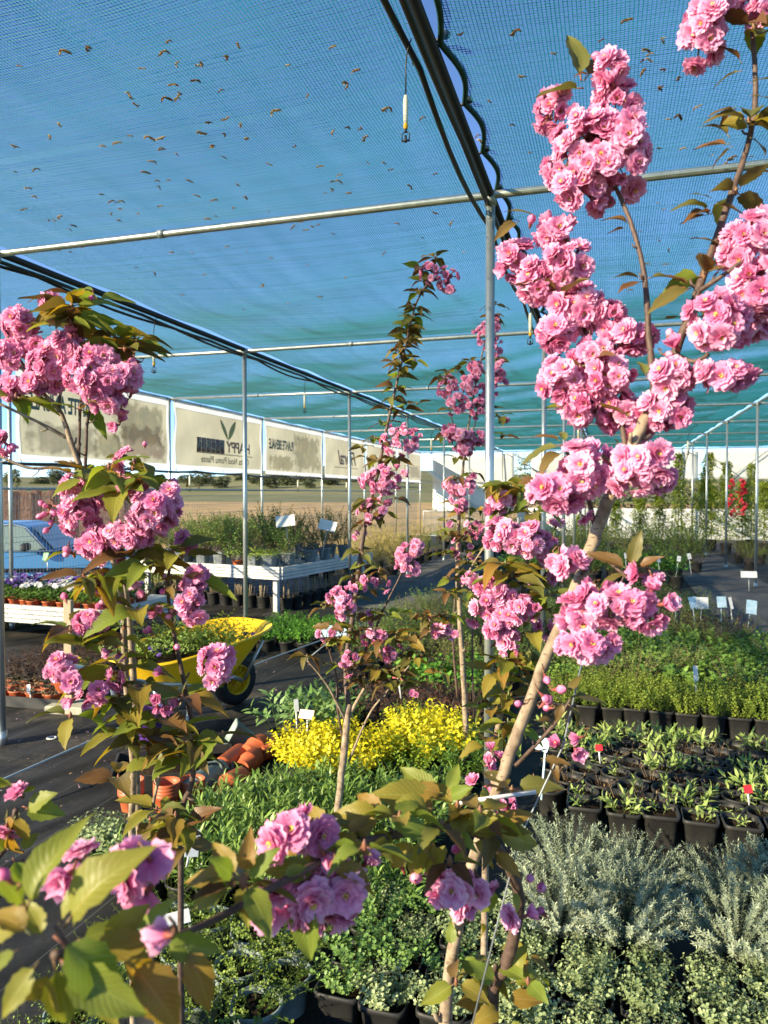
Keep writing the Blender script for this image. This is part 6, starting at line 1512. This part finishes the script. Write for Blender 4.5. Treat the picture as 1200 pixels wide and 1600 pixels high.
for a in [(28, 508, 1.46, 30, 28, 7), (12, 555, 1.46, 26, 30, 5), (48, 540, 1.47, 26, 26, 5), (20, 605, 1.47, 24, 22, 4), (72, 570, 1.44, 34, 30, 8), (105, 545, 1.44, 32, 28, 7), (62, 600, 1.45, 28, 18, 4), (128, 585, 1.42, 32, 30, 8), (160, 600, 1.40, 42, 38, 11), (195, 590, 1.42, 26, 26, 5), (172, 632, 1.42, 26, 18, 4), (120, 550, 1.43, 24, 22, 4), (80, 470, 1.45, 15, 18, 2), (84, 535, 1.44, 14, 12, 1), (150, 560, 1.42, 30, 24, 5), (5, 690, 1.43, 14, 20, 3),
          (115, 765, 1.42, 20, 26, 4), (122, 805, 1.40, 32, 34, 8), (150, 845, 1.40, 34, 26, 6), (165, 780, 1.42, 24, 24, 4), (185, 840, 1.38, 36, 24, 6), (235, 800, 1.36, 34, 38, 9), (262, 790, 1.40, 26, 42, 6), (215, 838, 1.38, 28, 20, 4), (195, 720, 1.42, 20, 16, 2), (165, 870, 1.42, 26, 16, 3), (205, 760, 1.42, 30, 24, 4),
          (305, 905, 1.42, 20, 26, 4), (300, 945, 1.4, 26, 30, 5), (312, 925, 1.42, 16, 20, 2), (290, 850, 1.44, 14, 20, 2), (140, 975, 1.4, 24, 22, 4), (95, 1045, 1.4, 24, 24, 4), (108, 1065, 1.38, 20, 12, 2), (128, 1090, 1.4, 22, 16, 3), (150, 1082, 1.4, 18, 16, 3), (178, 1060, 1.42, 15, 22, 3), (180, 1018, 1.42, 16, 12, 2), (335, 1040, 1.36, 28, 34, 6), (350, 1022, 1.36, 16, 16, 2)]:
    T.cluster(*a)
for a in [(245, 1100, 1.42, 22, 18, 3), (230, 928, 1.42, 14, 14, 1), (245, 955, 1.42, 20, 14, 2), (232, 990, 1.42, 16, 16, 1), (205, 905, 1.42, 14, 14, 1), (255, 1190, 1.5, 12, 10, 1), (256, 1055, 1.42, 12, 12, 1), (278, 1095, 1.44, 10, 12, 1), (200, 620, 1.44, 14, 12, 2), (185, 660, 1.44, 12, 14, 2), (275, 920, 1.42, 13, 12, 1)]: T.cluster(*a, 'half')
for a in [(75, 800, 1.44, 14, 20, 4), (85, 790, 1.44, 12, 12, 2), (80, 822, 1.44, 10, 12, 2), (105, 858, 1.44, 12, 8, 2), (115, 866, 1.44, 12, 8, 2), (155, 915, 1.42, 18, 22, 5), (175, 935, 1.42, 14, 16, 3), (165, 950, 1.42, 10, 12, 2), (218, 565, 1.44, 8, 8, 1), (142, 462, 1.45, 10, 10, 1), (258, 912, 1.42, 12, 16, 2), (270, 960, 1.42, 14, 14, 3), (275, 1005, 1.44, 8, 8, 2), (100, 940, 1.42, 10, 10, 1), (225, 700, 1.42, 6, 6, 1)]: T.cluster(*a, 'bud')
for w in [(112, 478, 1.45, 8), (118, 500, 1.45, 7), (110, 515, 1.45, 6), (180, 530, 1.43, 6), (195, 545, 1.43, 4), (125, 640, 1.45, 3), (25, 620, 1.44, 3), (148, 745, 1.42, 6), (192, 770, 1.40, 7), (188, 745, 1.4, 6), (225, 760, 1.42, 4), (205, 870, 1.40, 7), (235, 885, 1.40, 6), (160, 900, 1.42, 5), (270, 860, 1.42, 4), (215, 955, 1.42, 6), (140, 1005, 1.42, 4), (110, 985, 1.42, 4), (190, 1030, 1.44, 5), (215, 1075, 1.46, 5), (200, 1120, 1.5, 5), (195, 1140, 1.5, 5), (255, 1120, 1.46, 5), (285, 1090, 1.46, 6), (300, 1155, 1.5, 6), (245, 1170, 1.52, 5), (225, 1150, 1.52, 4), (185, 1215, 1.55, 4), (285, 1180, 1.52, 5), (340, 1150, 1.5, 3), (245, 1265, 1.6, 4), (285, 1290, 1.6, 5), (255, 1300, 1.6, 4), (190, 1050, 1.46, 3)]:
    T.whorl(*w, up=.1, size=.95)
T.fill([(95, 455, 150, 520, 1.46, 5), (150, 520, 215, 560, 1.44, 4), (110, 720, 260, 760, 1.43, 6), (110, 850, 300, 920, 1.44, 9), (110, 960, 200, 1120, 1.46, 8), (180, 1080, 320, 1180, 1.5, 8), (230, 1270, 330, 1330, 1.6, 5)], .8)
T.done()

# ---- slim tree in the middle with a long leafy leader
b4 = at(525, 1300, 2.75); b4.z = 0
T = Cherry('cherry_tree', 'slim cherry in the middle with a pale trunk and a long leafy top shoot', b4, 15, .74, .84); T.dense = 2.2; T.leaves = BRONZE_SHADED[:5] + LEAF[:2]
T.pot('round', 1.4)
T.branch([(Vector((b4.x, b4.y, .15)), 0, 0, .0145), (526, 1285, 2.74, .0140), (536, 1190, 2.74, .0135), (545, 1100, 2.76, .012)], 'trunk', 'bark', 10)
T.branch([(545, 1105, 2.76, .011), (540, 1040, 2.8, .009), (552, 960, 2.85, .0105), (562, 880, 2.88, .010), (572, 810, 2.9, .009), (590, 740, 2.9, .0075), (606, 660, 2.9, .006), (622, 590, 2.9, .005), (636, 530, 2.9, .0045), (652, 470, 2.9, .004), (682, 425, 2.88, .0035)], m='bark_dark')
T.branch([(541, 1130, 2.76, .007), (520, 1085, 2.72, .005), (500, 1055, 2.7, .004), (480, 1032, 2.68, .003)], m='bark')
T.branch([(541, 1180, 2.76, .006), (528, 1110, 2.74, .005), (526, 1060, 2.74, .004), (512, 1010, 2.74, .003), (500, 985, 2.74, .003)], m='bark_dark')
T.branch([(545, 1120, 2.76, .007), (575, 1068, 2.75, .0055), (615, 1030, 2.75, .0046), (665, 992, 2.75, .004), (715, 955, 2.74, .003)], m='bark')
T.branch([(545, 1190, 2.75, .005), (575, 1120, 2.72, .004), (605, 1080, 2.7, .0034), (640, 1040, 2.7, .003)], m='bark')
T.branch([(548, 1060, 2.78, .006), (585, 985, 2.78, .0045), (600, 950, 2.78, .004), (625, 900, 2.78, .003), (640, 860, 2.78, .003)], m='bark_dark')
for a in [(672, 428, 2.88, 18, 18, 5), (698, 440, 2.9, 18, 24, 6), (622, 690, 2.86, 38, 26, 12), (640, 682, 2.88, 22, 22, 4), (600, 750, 2.84, 40, 24, 13), (570, 745, 2.88, 16, 16, 3), (632, 735, 2.86, 16, 14, 2), (582, 800, 2.88, 26, 22, 5), (560, 830, 2.9, 16, 14, 3), (600, 775, 2.88, 20, 14, 3),
          (630, 868, 2.78, 16, 22, 5), (650, 855, 2.78, 15, 20, 5), (640, 890, 2.78, 22, 12, 4), (530, 930, 2.7, 24, 14, 5), (515, 935, 2.72, 12, 12, 2), (538, 945, 2.68, 20, 20, 5), (560, 915, 2.74, 18, 14, 3), (575, 905, 2.76, 14, 12, 2), (595, 912, 2.78, 16, 16, 3), (535, 965, 2.7, 14, 12, 2), (508, 990, 2.7, 18, 12, 3), (545, 1030, 2.66, 16, 16, 4), (540, 1050, 2.66, 12, 10, 2), (605, 1022, 2.7, 18, 14, 4), (620, 1015, 2.72, 12, 10, 2), (590, 990, 2.72, 18, 22, 5), (580, 970, 2.74, 14, 16, 3), (570, 1000, 2.7, 12, 12, 2), (690, 985, 2.72, 18, 12, 4), (705, 990, 2.72, 14, 12, 3), (670, 975, 2.74, 14, 10, 2), (640, 1082, 2.66, 10, 8, 1), (650, 1082, 2.66, 8, 8, 1)]:
    T.cluster(*a)
for w in [(680, 402, 2.9, 5), (660, 420, 2.9, 5), (655, 455, 2.9, 7), (648, 480, 2.9, 7), (640, 505, 2.9, 7), (634, 530, 2.9, 6), (628, 560, 2.9, 6), (622, 590, 2.9, 5), (615, 620, 2.9, 4), (605, 640, 2.9, 4), (600, 660, 2.9, 4), (630, 640, 2.9, 3), (590, 720, 2.88, 6), (615, 715, 2.88, 5), (575, 780, 2.88, 4), (565, 820, 2.88, 4), (560, 860, 2.88, 4), (600, 800, 2.88, 3), (480, 1025, 2.68, 5), (505, 950, 2.72, 4), (520, 980, 2.7, 4), (560, 985, 2.72, 5), (575, 960, 2.74, 4), (600, 1000, 2.7, 6), (620, 990, 2.72, 6), (640, 1000, 2.72, 5), (660, 985, 2.74, 4), (580, 1020, 2.7, 5), (560, 1040, 2.7, 5), (590, 1045, 2.7, 5), (615, 1050, 2.7, 5), (550, 1060, 2.72, 4), (530, 1040, 2.7, 4), (640, 1030, 2.7, 4), (650, 960, 2.74, 4), (680, 960, 2.74, 5), (605, 960, 2.76, 4), (662, 440, 2.9, 5), (645, 495, 2.9, 6), (637, 518, 2.9, 6), (630, 545, 2.9, 5), (625, 575, 2.9, 5), (618, 605, 2.9, 5), (570, 1060, 2.7, 4), (600, 1070, 2.7, 4), (630, 1065, 2.7, 4), (650, 1015, 2.72, 4), (700, 965, 2.74, 4), (535, 1000, 2.72, 4), (560, 935, 2.8, 4), (550, 900, 2.82, 4)]:
    T.whorl(*w, up=0.0, size=.88)
T.fill([(500, 940, 700, 1080, 2.74, 26), (540, 780, 600, 930, 2.88, 8), (615, 470, 660, 650, 2.9, 8), (560, 660, 650, 800, 2.9, 6)], .8)
T.done()

# ---- tree behind the centre pole
b5 = at(732, 1200, 3.95); b5.z = 0
T = Cherry('cherry_tree', 'tall narrow cherry standing just left of the centre pole', b5, 16, .88, 1.0); T.dense = 3.0; T.leaves = BRONZE_SHADED[:5] + LEAF[:2]; T.dz = .8
T.pot('round', 1.4)
T.branch([(Vector((b5.x, b5.y, .15)), 0, 0, .017), (731, 1180, 3.14, .016), (724, 1060, 3.12, .0145), (718, 960, 3.1, .013), (715, 870, 3.1, .011), (720, 770, 3.1, .008), (727, 700, 3.1, .006), (738, 630, 3.1, .005), (752, 560, 3.1, .004), (768, 485, 3.1, .003)], 'trunk', 'bark', 10)
T.branch([(715, 1090, 3.12, .007), (708, 1000, 3.1, .006), (712, 920, 3.1, .005)], m='bark_dark')
T.branch([(740, 1120, 3.14, .006), (738, 1020, 3.14, .005), (738, 960, 3.14, .004)], m='bark_dark')
T.branch([(716, 930, 3.1, .006), (740, 880, 3.0, .005), (775, 830, 2.9, .004), (800, 800, 2.85, .003)], m='bark')
for s_ in (-1, 1): T.branch([(725, 720, 3.1, .004), (725 + s_ * 15, 670, 3.1, .003), (725 + s_ * 30, 610, 3.1, .002)], m='bark_dark')
for a in [(772, 505, 3.1, 10, 16, 4), (760, 525, 3.08, 20, 24, 8), (772, 545, 3.1, 14, 18, 4), (742, 575, 3.06, 16, 14, 4), (775, 582, 3.06, 18, 20, 6), (700, 605, 3.06, 18, 20, 6), (735, 600, 3.04, 22, 18, 7), (712, 630, 3.04, 22, 18, 7), (762, 615, 3.08, 18, 18, 5), (745, 640, 3.04, 20, 16, 5), (715, 680, 3.04, 28, 14, 8), (745, 685, 3.06, 18, 14, 4), (700, 665, 3.06, 14, 12, 3), (725, 700, 3.06, 18, 14, 4), (780, 600, 3.1, 14, 16, 3), (783, 660, 3.08, 12, 10, 2),
          (705, 760, 3.06, 14, 14, 4), (725, 765, 3.04, 16, 12, 4), (735, 750, 3.06, 12, 12, 3), (720, 790, 3.04, 14, 12, 4), (712, 780, 3.06, 10, 10, 2), (740, 825, 3.06, 18, 16, 4), (710, 850, 3.06, 14, 12, 3), (735, 845, 3.06, 16, 12, 3), (720, 870, 3.06, 12, 10, 2), (735, 905, 3.0, 16, 10, 4), (700, 820, 3.06, 8, 8, 1), (785, 835, 2.9, 14, 12, 3), (732, 870, 3.04, 12, 10, 2)]:
    T.cluster(*a)
for w in [(775, 475, 3.1, 5), (768, 495, 3.1, 5), (775, 560, 3.08, 4), (692, 590, 3.06, 4), (700, 580, 3.06, 3), (735, 565, 3.06, 4), (700, 640, 3.06, 4), (780, 650, 3.06, 5), (695, 680, 3.06, 4), (760, 640, 3.06, 3), (715, 745, 3.06, 5), (740, 740, 3.06, 3), (722, 800, 3.06, 5), (700, 830, 3.06, 5), (745, 815, 3.06, 5), (725, 840, 3.06, 5), (700, 860, 3.06, 4), (745, 860, 3.06, 4), (720, 890, 3.05, 5), (705, 905, 3.05, 6), (735, 925, 3.05, 5), (700, 925, 3.05, 5), (745, 795, 3.06, 4)]:
    T.whorl(*w, up=0.0, size=.85)
T.fill([(690, 780, 760, 950, 3.06, 14), (690, 560, 790, 720, 3.1, 9)], .8)
T.done()

# ---- tree between the pole and the slanting trunk
b6 = at(770, 1215, 1.85); b6.z = 0
T = Cherry('cherry_tree', 'young cherry between the centre pole and the slanting trunk', b6, 17, .77, .92); T.dense = 1.8; T.leaves = BRONZE_SHADED[:3] + LEAF[:5]
T.pot('round', 1.3)
T.branch([(Vector((b6.x - .02, b6.y, .15)), 0, 0, .009), (760, 1260, 1.85, .0085), (772, 1175, 1.83, .008), (788, 1080, 1.8, .0072), (802, 1000, 1.78, .0066), (816, 930, 1.76, .006), (824, 870, 1.74, .005), (826, 830, 1.74, .004), (822, 790, 1.74, .003)], 'trunk', 'bark', 10)
T.branch([(800, 1000, 1.78, .004), (780, 960, 1.76, .003), (757, 940, 1.74, .003)], m='bark_dark'); T.branch([(815, 935, 1.76, .004), (850, 900, 1.74, .003), (865, 870, 1.74, .003)], m='bark_dark')
for a in [(795, 838, 1.68, 28, 32, 8), (825, 845, 1.66, 30, 28, 8), (775, 835, 1.7, 18, 28, 4), (848, 848, 1.7, 20, 18, 3), (855, 870, 1.7, 18, 30, 4), (780, 785, 1.74, 20, 18, 4), (800, 775, 1.76, 16, 14, 3), (770, 800, 1.72, 14, 14, 2), (865, 830, 1.74, 20, 20, 3),
          (785, 930, 1.68, 20, 18, 4), (820, 950, 1.64, 26, 26, 6), (800, 965, 1.66, 24, 22, 5), (765, 945, 1.68, 26, 30, 7), (780, 980, 1.66, 24, 26, 6), (795, 1005, 1.66, 20, 18, 4), (760, 915, 1.7, 20, 18, 4), (850, 980, 1.68, 22, 16, 3), (830, 905, 1.7, 16, 14, 2), (870, 975, 1.7, 16, 14, 2), (740, 965, 1.72, 16, 14, 3), (872, 900, 1.72, 16, 18, 2), (745, 910, 1.72, 14, 14, 2)]:
    T.cluster(*a)
for a in [(768, 1178, 1.6, 18, 18, 2), (775, 1190, 1.6, 16, 18, 2), (757, 1195, 1.6, 14, 10, 1), (740, 1220, 1.6, 10, 9, 1), (755, 1230, 1.6, 12, 12, 1), (780, 1260, 1.55, 22, 18, 3), (800, 1255, 1.55, 18, 12, 2), (815, 1020, 1.7, 12, 12, 1)]: T.cluster(*a, 'cup')
for w in [(815, 775, 1.74, 5), (835, 800, 1.72, 5), (800, 760, 1.76, 4), (790, 880, 1.7, 5), (800, 900, 1.7, 4), (850, 860, 1.7, 5), (855, 890, 1.7, 4), (820, 915, 1.7, 5), (855, 930, 1.68, 6), (785, 895, 1.7, 4), (790, 1030, 1.72, 5), (775, 1050, 1.74, 5), (800, 1040, 1.74, 4), (770, 1110, 1.76, 4), (795, 1085, 1.76, 4), (780, 1150, 1.78, 4), (760, 1165, 1.78, 3), (745, 1250, 1.75, 4), (860, 955, 1.68, 4)]:
    T.whorl(*w, up=.05, size=.88)
T.fill([(765, 1020, 830, 1180, 1.76, 8), (760, 860, 870, 1010, 1.74, 7), (775, 750, 840, 800, 1.76, 4)], .8)
T.done()
# plastic tie and slanting wire that hold the near trunk
tag(ob('tree_tie', MB().box((0, 0, 0), (.12, .002, .006)).data('tree_tie', M['white_tag']), None, at(775, 1246, 1.1), quat(Vector((0, 1, 0)), None) if False else Quaternion((0, 0, 1), YAW) @ Quaternion((0, 1, 0), -.14)), 'white plastic tie round the slanting trunk', 'tie')
tag(ob('support_wire', MB().tube([at(733, 1620, 1.08), at(778, 1440, 1.10), at(812, 1310, 1.10), at(840, 1250, 1.10), at(880, 1165, 1.12), at(908, 1040, 1.16), at(915, 1000, 1.2)], .0013, 6).data('support_wire', M['wire'])), 'slim grey support wire slanting in front of the trunk', 'wire')

M['p_pinkpetal'] = leafmat('fallen_petal', [(.5, .25, .3), (.7, .45, .5), (.75, .6, .6)], .6, .3)
# fallen petals, crumbs of soil and dead leaves on the ground cover
lb = MB(); r_ = random.Random(99)
for i in range(1500):
    x, y = r_.uniform(-5.2, -1.9), 2.2 + 7.5 * r_.random() ** 1.3
    a = r_.uniform(0, 6.3); d_ = Vector((math.cos(a), math.sin(a), r_.uniform(0, .4))); lb.mat = r_.choice([0, 0, 1, 2]); lb.rnd = r_.random(); sz = r_.uniform(.008, .022)
    leafq(lb, Vector((x, y, .012)), d_, Vector((r_.uniform(-.4, .4), r_.uniform(-.4, .4), 1)), sz, sz * .6, 'leaf')
o = ob('litter', lb.data('litter', [M['soil'], M['l_straw'], M['p_pinkpetal']])); o['kind'] = 'stuff'; o['label'] = 'fallen petals and crumbs scattered on the dark walkway'
